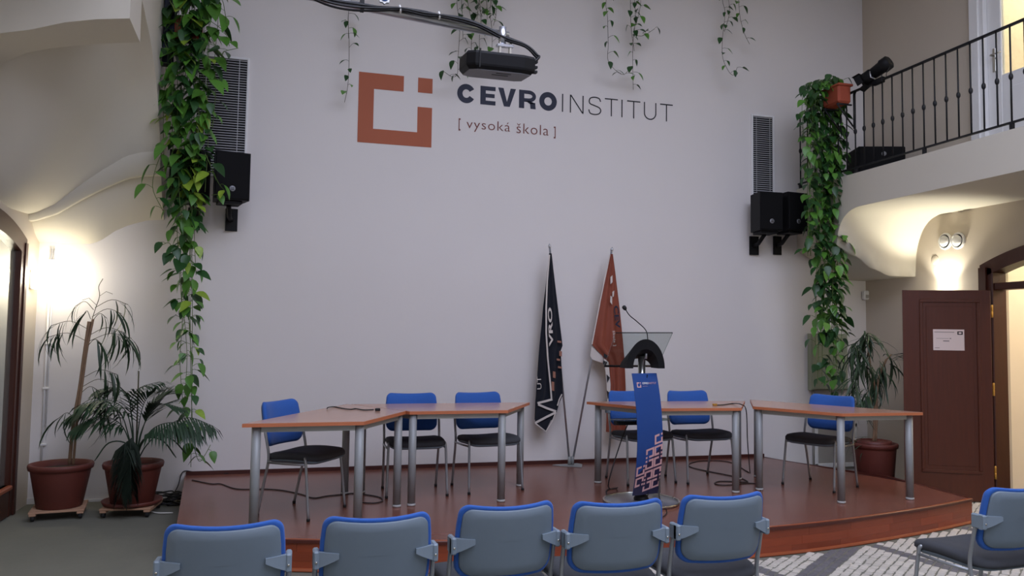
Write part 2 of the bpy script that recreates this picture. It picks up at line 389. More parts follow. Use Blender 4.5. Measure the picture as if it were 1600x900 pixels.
# edge lip of the back arch
b.grid([[(XFL+(XL-XFL)*d, 7.762, soff_l(d, 7.76)-0.045) for d in DL], [(XFL+(XL-XFL)*d, 7.69, soff_l(d, 7.76)-0.045) for d in DL], [(XFL+(XL-XFL)*d, 7.675, soff_l(d, 7.675)+0.002) for d in DL]])
b.grid([[(XFL+(XL-XFL)*d, 7.762, soff_l(d, 7.76)-0.045) for d in DL], [(XFL+(XL-XFL)*d, 7.775, soff_l(d, 7.775)+0.002) for d in DL]])
gl = structure(b.build('trim_2', 'soffit', fix=False)); gl['label'] = 'left gallery vault and fascia above the potted plants'
FB = [(-2.21, 3.43), (-1.917, 3.511), (-1.73, 3.559), (-1.54, 3.63), (-1.345, 3.676), (-1.13, 3.708)]
BB = [(-2.21, 3.27), (-2.037, 3.408), (-1.99, 3.45), (-1.88, 3.518), (-1.739, 3.566), (-1.554, 3.611), (-1.345, 3.649), (-1.14, 3.68)]
XA = [-2.21+(2.21-1.135)*i/16 for i in range(17)]
b = MB()
fr_ = [(x, 5.9, lerp(FB, x)) for x in XA]; bk_ = [(x, 6.3, lerp(BB, x)) for x in XA]
b.grid([fr_, bk_]); b.grid([[(p[0], 5.9, CEIL) for p in fr_], fr_]); b.grid([bk_, [(p[0], 6.3, CEIL) for p in bk_]])
b.grid([[fr_[-1], bk_[-1]], [(fr_[-1][0], 5.9, CEIL), (bk_[-1][0], 6.3, CEIL)]])
b.box(XL, -1.135, FY, 5.9, 4.25, 4.6)
tl = structure(b.build('trim_3', 'soffit', fix=False)); tl['label'] = 'transverse plaster arch of the left gallery'
# baseboard on the stage
b = MB(); b.box(-0.9, 5.23, WY-0.016, WY-0.001, ST, ST+0.036); structure(b.build('baseboard_back', 'trim_d'))
b = MB(); b.box(XL+0.001, XL+0.4, WY-0.012, WY-0.001, -0.003, 0.05); b.box(XL+0.4, -0.95, WY-0.012, WY-0.001, -0.003, 0.02); structure(b.build('baseboard_left', 'white'))

# ------------------------------------------------------------------ doors
def arch_band(arch, y0, y1, w, x0, x1, n=24):
    """solid arched bar under the curve arch(y)"""
    rows = []
    for i in range(n+1):
        y = y0+(y1-y0)*i/n; z = arch(y); rows.append([(x0, y, z-w), (x0, y, z), (x1, y, z), (x1, y, z-w)])
    b = MB(); b.grid(rows, smooth=False, close=True); return b
# right arched doorway: frame, transom, fanlight, open leaf with hinges
dr = structure(thing('door_1', 'mahogany arched doorway with fanlight and an open leaf', 'door', (0, 0, 0)))
xo0, xo1 = XR-0.035, XR+0.14
for ya, yb in ((RD1-0.005-0.085, RD1+0.055), (RD0-0.055, RD0+0.09)):
    b = MB(); b.box(xo0, xo1, ya, yb, -0.003, arch_r(RD1)-0.0, ch=0.008); b.build('jamb', 'frame', dr)
b = MB(); b.box(xo0-0.02, xo0, RD1-0.03, RD1+0.055, -0.003, arch_r(RD1)); b.build('jamb_moulding', 'frame', dr)
def arch_o(y): return arch_r(y)+0.05
arch_band(arch_o, RD0-0.055, RD1+0.055, 0.14, xo0, xo1).build('arch_head', 'frame', dr)
b = MB(); b.box(xo0+0.02, xo1-0.02, RD0+0.09, RD1-0.09, 2.055, 2.125, ch=0.006); b.build('transom', 'frame', dr)
rows = []
for i in range(13):
    y = RD0+0.09+(RD1-RD0-0.18)*i/12; rows.append([(XR+0.05, y, 2.12), (XR+0.05, y, arch_r(y)-0.085)])
b = MB(); b.solid(rows, (0.006, 0, 0)); b.build('fanlight_pane', 'pane', dr)
h0 = Vector((6.55, 6.10, 0)); h1 = onz((1414, 452), 2.06); h1.z = 0
hv = (onz((1536, 450), 2.06)); h0 = Vector((XR-0.075, 6.205, 0)); dirl = (h1-h0); LW = 0.765; dirl.normalize()
ang = math.atan2(dirl.y, dirl.x)
leaf = bpy.data.objects.new('door_leaf', MB().box(0, LW, -0.022, 0.022, 0.01, 2.05, ch=0.004).mesh('door_leaf', 'door')); COL.objects.link(leaf); leaf.parent = dr; leaf.location = h0; leaf.rotation_euler = (0, 0, ang)
fixn(leaf.data)
for (z0, z1) in ((0.30, 1.93),):
    s = 1
    for side in (-1, 1):
        y = 0.022*side
        b = MB(); px0, px1 = 0.13, 0.61
        for (a0, a1, c0, c1) in ((px0-0.03, px1+0.03, z0-0.03, z0), (px0-0.03, px1+0.03, z1, z1+0.03), (px0-0.03, px0, z0, z1), (px1, px1+0.03, z0, z1)):
            ya, yb = (y-0.012, y) if side < 0 else (y, y+0.012); b.box(a0, a1, ya, yb, c0, c1, ch=0.004)
        b.build('panel_moulding', 'door', leaf)
        b = MB(); ya, yb = (y-0.004, y) if side < 0 else (y, y+0.004); b.box(px0+0.03, px1-0.03, ya, yb, z0+0.04, z1-0.04, ch=0.003); b.build('raised_panel', 'door', leaf)
b = MB(); b.box(LW-0.012, LW+0.03, 0.022, 0.034, 0.01, 2.05); b.build('meeting_strip', 'door', leaf)
for z in (1.86, 1.10, 0.30):
    for dx in (0.0, -0.03):
        b = MB(); b.lathe([(0.009, -0.06), (0.011, -0.058), (0.011, -0.005), (0.008, 0.0), (0.011, 0.005), (0.011, 0.058), (0.006, 0.066)], 10, (dx+0.004, -0.028 if ang > 0 else 0.028, z+dx*0.5)); hg = b.build('hinge', 'brass', leaf)
# notice on the leaf (side facing the hall)
SIDE = 1 if (Matrix.Rotation(ang, 3, 'Z') @ Vector((0, 1, 0))).y < 0 else -1
nt_ = thing('paper_notice', 'white paper notice taped to the brown door leaf', 'notice')
nt_.matrix_world = Matrix.Translation(h0) @ Matrix.Rotation(ang, 4, 'Z')
pw = [(onz((1457, 545), 1.4), 0)]
def leaf_uv(p):
    # intersect pixel ray with the leaf plane
    d = ray(p); nrm = Vector((-math.sin(ang), math.cos(ang), 0)); t = nrm.dot(h0 + nrm*0.0 - CAM)/nrm.dot(d); q = CAM+d*t; return (q-h0).dot(dirl), q.z
ua, za = leaf_uv((1457, 547)); ub, zb = leaf_uv((1505, 515)); u0, u1 = min(ua, ub), max(ua, ub)
yl = 0.0275*SIDE
def lb(u0_, u1_, z0_, z1_, t0, t1):
    b = MB(); a, c = sorted((yl+t0*SIDE, yl+t1*SIDE)); b.box(u0_, u1_, a, c, z0_, z1_); return b
lb(u0, u1, za, zb, 0, 0.0012).build('sheet', 'paper', nt_)
W_, H_ = u1-u0, zb-za
def nx(f): return u1-f*W_ if dirl.x < 0 else u0+f*W_
for (f0, f1, g0, g1, m_) in ((.04, .68, .12, .145, 'print'), (.1, .5, .43, .445, 'print'), (.32, .52, .54, .57, 'print_d'), (.53, .58, .42, .45, 'print_d'), (.05, .2, .88, .9, 'print'), (.78, .95, .09, .25, 'print_d')):
    a, c = sorted((nx(f0), nx(f1))); lb(a, c, zb-g1*H_, zb-g0*H_, 0.0012, 0.0018).build('print_line', m_, nt_)
a, c = sorted((nx(.82), nx(.91))); lb(a, c, zb-.21*H_, zb-.13*H_, 0.0018, 0.0022).build('logo_hole', 'paper', nt_)
# left arched glazed door
dl = structure(thing('door_2', 'glazed door in a brown arched frame at the left edge', 'door'))
def arch_l2(y): return arch_l(y)+0.05
b = MB(); b.box(XL-0.1, XL+0.012, LD1-0.09, LD1+0.045, -0.003, arch_l(LD1), ch=0.01); b.build('jamb', 'frame', dl)
b = MB(); b.box(XL+0.012, XL+0.024, LD1-0.01, LD1+0.045, -0.003, arch_l(LD1)); b.build('jamb_moulding', 'frame', dl)
b = MB(); b.box(XL-0.1, XL+0.03, LD0-0.09, LD0+0.09, -0.003, arch_l(LD0), ch=0.01); b.build('jamb', 'frame', dl)
arch_band(arch_l2, LD0-0.09, LD1+0.045, 0.16, XL-0.1, XL+0.014).build('arch_head', 'frame', dl)
rows = []
for i in range(15):
    y = LD0+0.09+(LD1-LD0-0.18)*i/14; rows.append([(XL-0.03, y, 0.26), (XL-0.03, y, arch_l(y)-0.105)])
M['pane_l'] = mat('mirror_like_door_glass', (196, 200, 190), 0.05, metal=0.8, var=0.02, spec=0.9)  # pale metallic finish stands in for wall and lamp reflections on the glass
b = MB(); b.solid(rows, (-0.008, 0, 0)); b.build('pane', 'pane_l', dl)
b = MB(); b.box(XL-0.06, XL+0.01, LD0+0.09, LD1-0.09, 0.0, 0.26, ch=0.01); b.build('bottom_rail', 'frame', dl)
b = MB(); b.box(XL-0.05, XL+0.035, LD0+0.09, LD1-0.09, 0.22, 0.26, ch=0.01); b.build('rail_moulding', 'trim', dl)
# gallery door, upper right
dg_ = structure(thing('door_3', 'white glazed gallery door behind the railing', 'door'))
b = MB(); b.box(XR-0.03, XR+0.12, UD1-0.10, UD1+0.03, 3.306, 5.75); b.build('jamb', 'white', dg_)
b = MB(); b.box(XR-0.05, XR-0.03, UD1-0.05, UD1+0.05, 3.306, 5.80); b.build('architrave', 'white', dg_)
b = MB(); b.box(XR+0.02, XR+0.07, UD1-0.26, UD1-0.10, 3.32, 5.74, ch=0.006); b.build('stile', 'white', dg_)
b = MB(); b.box(XR+0.02, XR+0.07, UD0+0.1, UD1-0.26, 3.32, 4.17, ch=0.006); b.build('lower_panel', 'white', dg_)
b = MB(); b.box(XR+0.005, XR+0.02, UD0+0.2, UD1-0.36, 3.5, 4.02, ch=0.004); b.build('panel_moulding', 'white', dg_)
b = MB(); b.box(XR+0.04, XR+0.046, UD0+0.1, UD1-0.26, 4.17, 5.74); b.build('pane', 'pane', dg_)
b = MB(); b.box(XR-0.03, XR+0.12, UD0, UD0+0.1, 3.306, 5.75); b.build('jamb', 'white', dg_)
b = MB(); b.box(XR+0.008, XR+0.02, UD1-0.205, UD1-0.165, 4.22, 4.46, ch=0.004); hp = b.build('handle_plate', 'chrome', dg_)
b = MB(); b.tube([(XR+0.01, UD1-0.185, 4.38), (XR-0.04, UD1-0.185, 4.38), (XR-0.045, UD1-0.20, 4.38), (XR-0.045, UD1-0.31, 4.375)], 0.008, 8); b.build('handle', 'chrome', dg_)

# ------------------------------------------------------------------ cobbled paving (single setts where they show, the rest joined)
pA = onz((1337, 858), 0); pB = onz((1286, 900), 0); dA = (pB-pA); dA.z = 0; dA.normalize(); nA = Vector((-dA.y, dA.x, 0))
q1 = onz((1200, 893), 0); q2 = onz((1240, 900), 0); q3 = onz((1372, 855), 0); q4 = onz((1412, 866), 0)
dB = (q4-q3); dB.z = 0; dB.normalize(); nB = Vector((-dB.y, dB.x, 0))
cA = (onz((1303, 858), 0) + onz((1337, 858), 0))/2
PERB = abs((q1-q3).dot(nB))
def inside(p, poly):
    c = False
    for (xa, ya), (xb, yb) in zip(poly, poly[1:]+poly[:1]):
        if (ya > p.y) != (yb > p.y) and p.x < (xb-xa)*(p.y-ya)/(yb-ya)+xa: c = not c
    return c
GROW = [((x-2.4)*1.012+2.4, (y-6.6)*1.03+6.6) for x, y in ST_POLY]
sett_mesh = {}
def sett(w, h, m):
    k = (round(w, 3), m)
    if k not in sett_mesh:
        b = MB(); b.box(-w/2, w/2, -h/2, h/2, -0.02, 0.002, ch=0.005); sett_mesh[k] = b.mesh('sett', m); fixn(sett_mesh[k])
    return sett_mesh[k]
SW, SH = 0.056, 0.062
cand = []
rot = math.atan2(dA.y, dA.x) + PI/2
for i in range(-80, 80):
    for j in range(-80, 80):
        off = 0.5*SH if i % 2 else 0
        p = cA + nA*(i*SW+random.uniform(-.004, .004)) + dA*(j*SH+off+random.uniform(-.008, .008)); p.z = 0
        if not (1.0 < p.x < XR-0.08 and 3.3 < p.y < 6.6) or inside(p, GROW): continue
        ua = (p-cA).dot(nA); bands = (p-q3).dot(nB)
        dark = abs((ua+0.2) % 1.35-0.2) < 0.075 or abs((bands+0.3) % PERB-0.3) < 0.058
        rel = p-CAM; dep = rel.dot(FWD); px = 800+FPX*rel.dot(RGT)/dep; py = 450-FPX*rel.dot(UPV)/dep
        seen = 1180 < px < 1606 and 815 < py < 905 and dep > 0
        cand.append((0 if seen else 1, dep, p, dark))
cand.sort(key=lambda t: (t[0], t[1]))
rest = {True: MB(), False: MB()}
for k, (hid, dep, p, dark) in enumerate(cand):
    m_ = 'stone_d' if dark else 'stone_l'
    mt = Matrix.Translation((p.x, p.y, random.uniform(-.002, .001))) @ Matrix.Rotation(rot+random.uniform(-.06, .06), 4, 'Z') @ Matrix.Rotation(random.uniform(-.02, .02), 4, 'X') @ Matrix.Diagonal((random.uniform(.9, 1.02), random.uniform(.92, 1.02), 1, 1))
    if k < 300: inst('cobblestone', sett(SW-0.006, SH-0.006, m_), floor, mt)
    else: rest[dark].box(-SW/2+0.003, SW/2-0.003, -SH/2+0.003, SH/2-0.003, -0.02, 0.002, mt, ch=0.005)
for dk, nm in ((True, 'stone_d'), (False, 'stone_l')):
    o = rest[dk].build('cobble_paving', nm, floor); o['kind'] = 'stuff'; o['label'] = 'dark granite setts' if dk else 'pale granite setts'

# ================================================================== STAGE
stage = thing('stage', 'low curved platform of reddish cherry laminate below the logo wall', 'stage', (2.4, 6.6, 0))
def clip(poly, clipper):
    out = poly
    for (ax, ay), (bx_, by) in zip(clipper, clipper[1:]+clipper[:1]):
        inp = out; out = []
        if not inp: return []
        f = lambda p: (bx_-ax)*(p[1]-ay)-(by-ay)*(p[0]-ax)
        for p, q in zip(inp, inp[1:]+inp[:1]):
            fp, fq = f(p), f(q)
            if fp >= 0: out.append(p)
            if (fp >= 0) != (fq >= 0):
                t = fp/(fp-fq); out.append((p[0]+(q[0]-p[0])*t, p[1]+(q[1]-p[1])*t))
    return out
def inset_poly(poly, d):
    cx, cy = 2.4, 6.6; return [(x-(x-cx)*d/max(.3, math.hypot(x-cx, y-cy)), y-(y-cy)*d/max(.3, math.hypot(x-cx, y-cy))) if y < WY-0.1 else (x+(d if x < 2 else -d), y) for x, y in poly]
rel = lambda P: [(x-2.4, y-6.6) for x, y in P]
SP = rel(ST_POLY)
b = MB(); b.prism(rel(inset_poly(ST_POLY, 0.03)), 0.0, ST-0.014); b.build('platform_core', 'nosing', stage)
BW, BL = 0.192, 1.28
inner = rel(inset_poly(ST_POLY, 0.012))
for j in range(17):
    y0 = -1.62 + j*BW
    for i in range(-1, 7):
        xs = -3.4 + i*BL + (j*0.47 % 1)*BL
        pl = clip([(xs+.0004, y0+.0004), (xs+BL-.0004, y0+.0004), (xs+BL-.0004, y0+BW-.0004), (xs+.0004, y0+BW-.0004)], inner)
        if len(pl) < 3: continue
        a = abs(sum(p[0]*q[1]-q[0]*p[1] for p, q in zip(pl, pl[1:]+pl[:1])))/2
        if a < 0.002: continue
        b = MB(); b.prism(pl, ST-0.014, ST); b.build('floor_board', 'board', stage)
# riser of short strips along the front edge, nosing and foot moulding
front = catmull([Vector((x-2.4, y-6.6, 0)) for x, y in ST_POLY[2:11]], 10)
side = [Vector((x-2.4, y-6.6, 0)) for x, y in ST_POLY[0:3]]
right = [Vector((x-2.4, y-6.6, 0)) for x, y in ST_POLY[10:14]]
def along(path):
    L = [0]
    for p, q in zip(path, path[1:]): L.append(L[-1]+(q-p).length)
    def at(s):
        s = max(0, min(L[-1], s))
        for i in range(len(L)-1):
            if s <= L[i+1]+1e-9:
                t = (s-L[i])/max(1e-9, L[i+1]-L[i]); d = (path[i+1]-path[i]).normalized(); return path[i].lerp(path[i+1], t), Vector((d.y, -d.x, 0))
        return path[-1], Vector((0, -1, 0))
    return L[-1], at
Lf, at = along(front)
rs = random.Random(3)
for r, (z0, z1) in enumerate(((0.002, 0.062), (0.0625, 0.122), (0.1225, 0.181))):
    s = -rs.uniform(0, 0.35)
    while s < Lf:
        w = rs.uniform(0.32, 0.5); a, c = max(0, s), min(Lf, s+w-0.0015); s += w
        if c-a < 0.02: continue
        n = 5; rows = []
        for i in range(n+1):
            p, nn = at(a+(c-a)*i/n); o_ = p+nn*0.002; i_ = p-nn*0.028; rows.append([(o_.x, o_.y, z0), (o_.x, o_.y, z1), (i_.x, i_.y, z1), (i_.x, i_.y, z0)])
        b = MB(); b.grid(rows, smooth=False, close=True); b.f += [(3, 2, 1, 0), tuple(n*4+k for k in range(4))]; b.sm += [False, False]
        b.build('riser_strip', 'riser', stage)
def strip(path, prof, name, m):
    L, at_ = along(path); n = max(2, int(L/0.12)); rows = []
    for i in range(n+1):
        p, nn = at_(L*i/n); rows.append([(p.x+nn.x*d, p.y+nn.y*d, z) for d, z in prof])
    b = MB(); b.grid(rows, smooth=False, close=True); k = len(prof); b.f += [tuple(range(k))[::-1], tuple(n*k+q for q in range(k))]; b.sm += [False, False]
    b.build(name, m, stage)
strip(front, [(-0.02, ST+0.001), (0.010, ST+0.001), (0.014, ST-0.004), (0.014, ST-0.022), (0.004, ST-0.025), (-0.02, ST-0.025)], 'nosing', 'nosing')
strip(front, [(-0.012, ST+0.0005), (-0.012, ST+0.003), (0.009, ST+0.003), (0.012, ST+0.0008)], 'nosing_highlight_strip', 'trim')
strip(front, [(0.002, 0.001), (0.016, 0.001), (0.016, 0.008), (0.011, 0.018), (0.002, 0.021)], 'foot_moulding', 'trim')
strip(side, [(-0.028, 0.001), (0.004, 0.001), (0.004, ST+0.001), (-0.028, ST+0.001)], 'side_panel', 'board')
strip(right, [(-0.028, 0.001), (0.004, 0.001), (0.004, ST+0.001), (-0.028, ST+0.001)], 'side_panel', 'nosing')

# ================================================================== TABLES
LG, SHT, DP = 1.6, 0.8, 0.693
def make_table(label, x, y, rz):
    t = thing('conference_table', label, 'table', (x, y, ST), rz, 'trapezoid tables on the stage')
    c = [(-LG/2, DP/2), (-SHT/2, -DP/2), (SHT/2, -DP/2), (LG/2, DP/2)]
    sc = lambda k: [(px*(1-k/0.6), py*(1-k/0.35)) for px, py in c]
    b = MB(); b.prism(sc(0.001), 0.715, 0.7385); b.build('tabletop_edge', 'edge', t)
    b = MB(); b.prism(sc(0.0035), 0.7385, 0.7405); b.build('tabletop', 'table', t)
    legs = [(-LG/2+0.10, DP/2-0.048), (LG/2-0.10, DP/2-0.048), (-SHT/2+0.035, -DP/2+0.048), (SHT/2-0.035, -DP/2+0.048)]
    for (lx, ly) in legs:
        b = MB(); b.lathe([(0.031, 0.018), (0.031, 0.715)], 20, (lx, ly, 0)); lg = b.build('leg', 'grey_metal', t)
        b = MB(); b.lathe([(0.030, 0.001), (0.034, 0.003), (0.034, 0.017), (0.031, 0.019)], 20, (lx, ly, 0)); b.build('leg_foot', 'foot', lg)
    order = [legs[0], legs[2], legs[3], legs[1]]
    for p, q in zip(order, order[1:]+order[:1]):
        a = Vector((*p, 0)); d = Vector((*q, 0))-a; L = d.length; mt = Matrix.Translation(a) @ Matrix.Rotation(math.atan2(d.y, d.x), 4, 'Z')
        b = MB(); b.box(0.032, L-0.032, -0.012, 0.012, 0.675, 0.715, mt); b.build('apron', 'apron', t)
    return t
T1 = make_table('leftmost trapezoid table, turned towards the right, cable end lying on it', 0.397, 6.105, R(61.1))
T2 = make_table('second trapezoid table from the left, square to the wall with two chairs', 1.315, 6.60, R(0.3))
T3 = make_table('trapezoid table behind the blue lectern banner', 3.44, 6.56, R(-3.8))
T4 = make_table('rightmost trapezoid table, turned towards the left, one chair behind', 4.50, 6.13, R(-60.5))

# ================================================================== CHAIRS
def rrect(w, h, rt, rb, n=6):
    """rounded outline, counter-clockwise, centred"""
    pts = []
    for cx, cy, r, a0 in ((w/2-rt, h/2-rt, rt, 0), (-w/2+rt, h/2-rt, rt, 90), (-w/2+rb, -h/2+rb, rb, 180), (w/2-rb, -h/2+rb, rb, 270)):
        for i in range(n+1):
            a = R(a0+90*i/n); pts.append((cx+r*math.cos(a), cy+r*math.sin(a)))
    # subdivide the long sides
    out = []
    for p, q in zip(pts, pts[1:]+pts[:1]):
        out.append(p); L = math.hypot(q[0]-p[0], q[1]-p[1])
        k = int(L/0.05)
        for i in range(1, k): out.append((p[0]+(q[0]-p[0])*i/k, p[1]+(q[1]-p[1])*i/k))
    return out
def scaled(o, dx): 
    w = max(p[0] for p in o); h = max(p[1] for p in o); return [(p[0]*(1-dx/w), p[1]*(1-dx/h)) for p in o]
TILT = R(11)
def back_pt(x, v, d):
    """x across, v up the back from its centre, d towards the front; curved and tilted"""
    y = -0.055*(1-(x/0.225)**2) + d     # bows backwards in the middle
    z = v - 0.014*(1-(x/0.225)**2)*(1 if v > 0 else 0.3)*(abs(v)/0.165)
    return (x*(1.0-(0.07 if v > 0 else 0.04)*(v/0.17)**2), -0.205 + y*1.0 - math.sin(TILT)*z + 0.0, 0.665 + math.cos(TILT)*z)
OUT = rrect(0.455, 0.335, 0.045, 0.06)
def make_chair():
    t = thing('conference_chair', 'blue chair', 'chair')
    def ring(o, d): return [back_pt(p[0], p[1], d) for p in o]
    b = MB(); rg = []
    for dx, d in ((0.1665, -0.006), (0.12, -0.006), (0.06, -0.006), (0.020, -0.006), (0.006, -0.012), (0.0, -0.004), (0.0, 0.008), (0.006, 0.020), (0.022, 0.028), (0.07, 0.033), (0.12, 0.034), (0.15, 0.034), (0.1665, 0.034)): rg.append(ring(scaled(OUT, dx), d))
    b.rings(rg); b.build('back_cushion', 'blue', t)
    b = MB(); rg = []
    for dx, d in ((0.1665, -0.007), (0.12, -0.007), (0.06, -0.007), (0.016, -0.007), (0.016, -0.016), (0.020, -0.021), (0.06, -0.023), (0.10, -0.023), (0.14, -0.023), (0.1665, -0.023)): rg.append(ring(scaled(OUT, dx), d))
    b.rings(rg); b.build('back_shell', 'shell', t)
    # seat
    SO = rrect(0.47, 0.45, 0.07, 0.10)
    def sring(o, z, f=0): return [(p[0], p[1]+0.012, z + 0.014*math.sin((p[1]+0.225)/0.45*PI*1.1-0.5)*f - 0.010*(1-(p[0]/0.235)**2)*f) for p in o]
    b = MB(); b.rings([sring(scaled(SO, 0.012), 0.412, .6), sring(SO, 0.420, 1), sring(SO, 0.440, 1), sring(scaled(SO, .010), 0.456, 1), sring(scaled(SO, .04), 0.464, 1), sring(scaled(SO, .12), 0.462, 1), sring(scaled(SO, .18), 0.458, 1)]); b.build('seat', 'seat', t)
    b = MB(); b.rings([sring(scaled(SO, 0.10), 0.384, 0), sring(scaled(SO, 0.03), 0.392, .3), sring(scaled(SO, 0.008), 0.404, .6), sring(scaled(SO, 0.008), 0.415, .6)]); b.build('seat_shell', 'shell', t)
    for s in (-1, 1):
        # rear upright: foot, knee at the seat, up to the bracket
        pts = catmull([(s*(0.240-0.006), -0.235, 0.012), (s*(0.243-0.006), -0.185, 0.25), (s*(0.246-0.006), -0.150, 0.42), (s*(0.247-0.006), -0.170, 0.55), (s*(0.246-0.006), -0.190, 0.635)], 4)
        b = MB(); b.tube(pts, 0.0105, 10); lg = b.build('rear_leg', 'tube', t)
        b = MB(); b.lathe([(0.011, 0.001), (0.0135, 0.003), (0.0135, 0.016), (0.0115, 0.020)], 12, (s*(0.240-0.006), -0.236, 0)); b.build('foot_cap', 'rubber', lg)
        b = MB(); b.tube(catmull([(s*0.252, 0.205, 0.012), (s*0.246, 0.185, 0.22), (s*0.240, 0.165, 0.40), (s*0.236, 0.155, 0.435), (s*0.222, 0.15, 0.44)], 4), 0.0105, 10); lg = b.build('front_leg', 'tube', t)
        b = MB(); b.lathe([(0.011, 0.001), (0.0135, 0.003), (0.0135, 0.016), (0.0115, 0.020)], 12, (s*0.252, 0.206, 0)); b.build('foot_cap', 'rubber', lg)
        b = MB(); b.tube([(s*0.246, -0.150, 0.395), (s*0.243, 0.0, 0.392), (s*0.240, 0.163, 0.395)], 0.009, 8); b.build('side_rail', 'tube', t)
        # wing bracket on the back
        rows = []
        for k in range(6):
            f = k/5; x = 0.252-f*0.098; top = 0.030-0.004*f; bot = -0.040+0.046*f**1.2
            q0 = back_pt(s*min(x, 0.235), 0, -0.024); yo = q0[1] - 0.010
            if x > 0.235: yo = back_pt(0.235, 0, -0.024)[1] - 0.006
            rows.append([(s*x, yo+0.016, 0.655+top), (s*x, yo-0.004, 0.655+top), (s*x, yo-0.004, 0.655+bot), (s*x, yo+0.016, 0.655+bot)])
        b = MB(); b.grid(rows, smooth=False, close=True); b.f += [(0, 1, 2, 3), (23, 22, 21, 20)]; b.sm += [False]*2; br = b.build('back_bracket', 'bracket', t)
        b = MB(); b.box(min(s*0.228, s*0.252), max(s*0.228, s*0.252), -0.245, -0.168, 0.615, 0.688, ch=0.006); b.build('bracket_clamp', 'bracket', br)
        b = MB(); b.lathe([(0.005, 0), (0.005, 0.003), (0.003, 0.004)], 10, mtx=Matrix.Translation((s*0.240, -0.245, 0.645)) @ Matrix.Rotation(R(90), 4, 'X')); b.build('screw', 'chrome', br)
    return t
chair0 = make_chair(); used = [False]
def place(x, y, z, rz, label, group):
    c = chair0 if not used[0] else copy_tree(chair0); used[0] = True
    c.location = (x, y, z); c.rotation_euler = (0, 0, rz); tag(c, label, 'chair', group); return c
G1, G2 = 'audience chairs in the front row', 'chairs behind the stage tables'
def from_corners(pl, pr):
    A, B = onz(pl, 0.815), onz(pr, 0.815); m = (A+B)/2; return m, math.atan2(B.y-A.y, B.x-A.x)
for pl, pr, da, lab in (((262, 824), (438, 816), 0, 'blue-rimmed grey-backed chair at the left end of the audience row'),
                    ((512, 812), (668, 803), 0, 'second audience chair from the left, seen from behind below the leftmost table'),
                    ((731.7, 794), (856, 785), 0, 'middle chair of the audience row of five, seen from behind'),
                    ((905, 787), (1031, 782), 4, 'audience chair right in front of the lectern, seen from behind'),
                    ((1076, 777), (1190, 771), 4, 'fifth audience chair from the left, just right of the lectern')):
    m, a = from_corners(pl, pr); a = a*0.6 + R(da)*0.3; dx, dy = -math.sin(a), math.cos(a)
    place(m.x+dx*0.255, m.y+dy*0.255, 0, a, lab, G1)
place(3.585, 3.50, 0, R(5), 'separate audience chair at the right edge, cut off by the frame', G1)
for x, y, rz, lab in ((0.13, 6.25, -124, 'stage chair at the leftmost table, turned towards the right'), (1.045, 6.81, 180, 'left one of two stage chairs behind the second table'),
                      (1.70, 6.87, 190, 'stage chair nearest the navy flag, right one of two behind its table'), (3.20, 6.93, 186, 'stage chair half hidden behind the lectern banner'),
                      (3.79, 6.88, 183, 'stage chair right of the lectern banner behind the same table'), (4.72, 6.345, 113.5, 'stage chair at the rightmost table, in front of the potted plant')):
    place(x, y, ST, R(rz), lab, G2)

# ================================================================== LECTERN
LX, LY = 2.80, 6.05
lec = thing('lectern', 'steel column lectern with glass top and bowed blue banner', 'lectern', (LX, LY, ST))
b = MB(); b.lathe([(0.30, 0.001), (0.31, 0.006), (0.30, 0.014), (0.05, 0.020)], 40); b.build('base_plate', 'silver', lec)
b = MB(); b.tube([(0.305*math.cos(a), 0.305*math.sin(a), 0.016) for a in [2*PI*i/40 for i in range(41)]], 0.010, 8); b.build('base_ring', 'chrome', lec)
b = MB(); b.lathe([(0.060, 0.018), (0.062, 0.03), (0.050, 0.055), (0.034, 0.062)], 24); b.build('base_collar', 'black', lec)
b = MB(); b.lathe([(0.030, 0.05), (0.030, 1.19)], 24); b.build('column', 'chrome', lec)
# bowed banner board
def ban(u, v, o=0.0):
    """u 0..1 across, v 0..1 up"""
    z = 0.075+0.975*v; bow = 0.115*(1-((v-0.47)/0.53)**2); x = -0.122+0.244*u
    y = -0.05-bow + (u-0.5)*0.05 - o; return (x, y, z)
b = MB(); b.solid([[ban(i/4, j/20) for i in range(5)] for j in range(21)], (0, 0.006, 0)); bn = b.build('banner_board', 'banner', lec)
def ban_quad(b, u0, u1, v0, v1, o, n=2, sh=0.0):
    rows = []
    for j in range(n+1):
        v = v0+(v1-v0)*j/n; rows.append([ban(u0, v, o), ban(u1, v+sh*(u1-u0), o)])
    b.grid(rows, smooth=False)
# navy ground of the pattern, then pale emblems in steps
b = MB(); top_v = lambda u: 0.16+0.30*u
for i in range(6):
    u0, u1 = i/6, (i+1)/6; n = 8
    b.grid([[ban(u0, top_v(u0)*j/n*0.93, 0.0015), ban(u1, top_v(u1)*j/n*0.93, 0.0015)] for j in range(n+1)])
b.build('pattern_ground', 'banner_n', bn)
def emblem(b, P, flip=0):
    """P(s,t) maps the unit square to space; bracket and dot of the logo"""
    def q(s0, s1, t0, t1):
        if flip & 1: s0, s1 = 1-s1, 1-s0
        if flip & 2: t0, t1 = 1-t1, 1-t0
        b.add([P(s0, t0), P(s1, t0), P(s1, t1), P(s0, t1)], [(0, 1, 2, 3)])
    q(0, .2, 0, 1); q(.2, .6, .78, 1); q(.2, 1, 0, .2); q(.8, 1, .2, .57); q(.8, 1, .78, 1)
b = MB(); CW, CH = 0.315, 0.078
for c in range(3):
    u0 = 0.02+c*0.33; nrow = 2+c
    for r in range(nrow+1):
        v0 = 0.004 + r*0.0925 + c*0.022 - (0.03 if c == 0 else 0)
        if v0 < 0: continue
        emblem(b, lambda s, t, u0=u0, v0=v0: ban(u0+CW*s, v0+CH*t+0.022*s, 0.003), flip=(c % 2)+(r % 2)*2)
b.build('emblem_pattern', 'pink', bn)
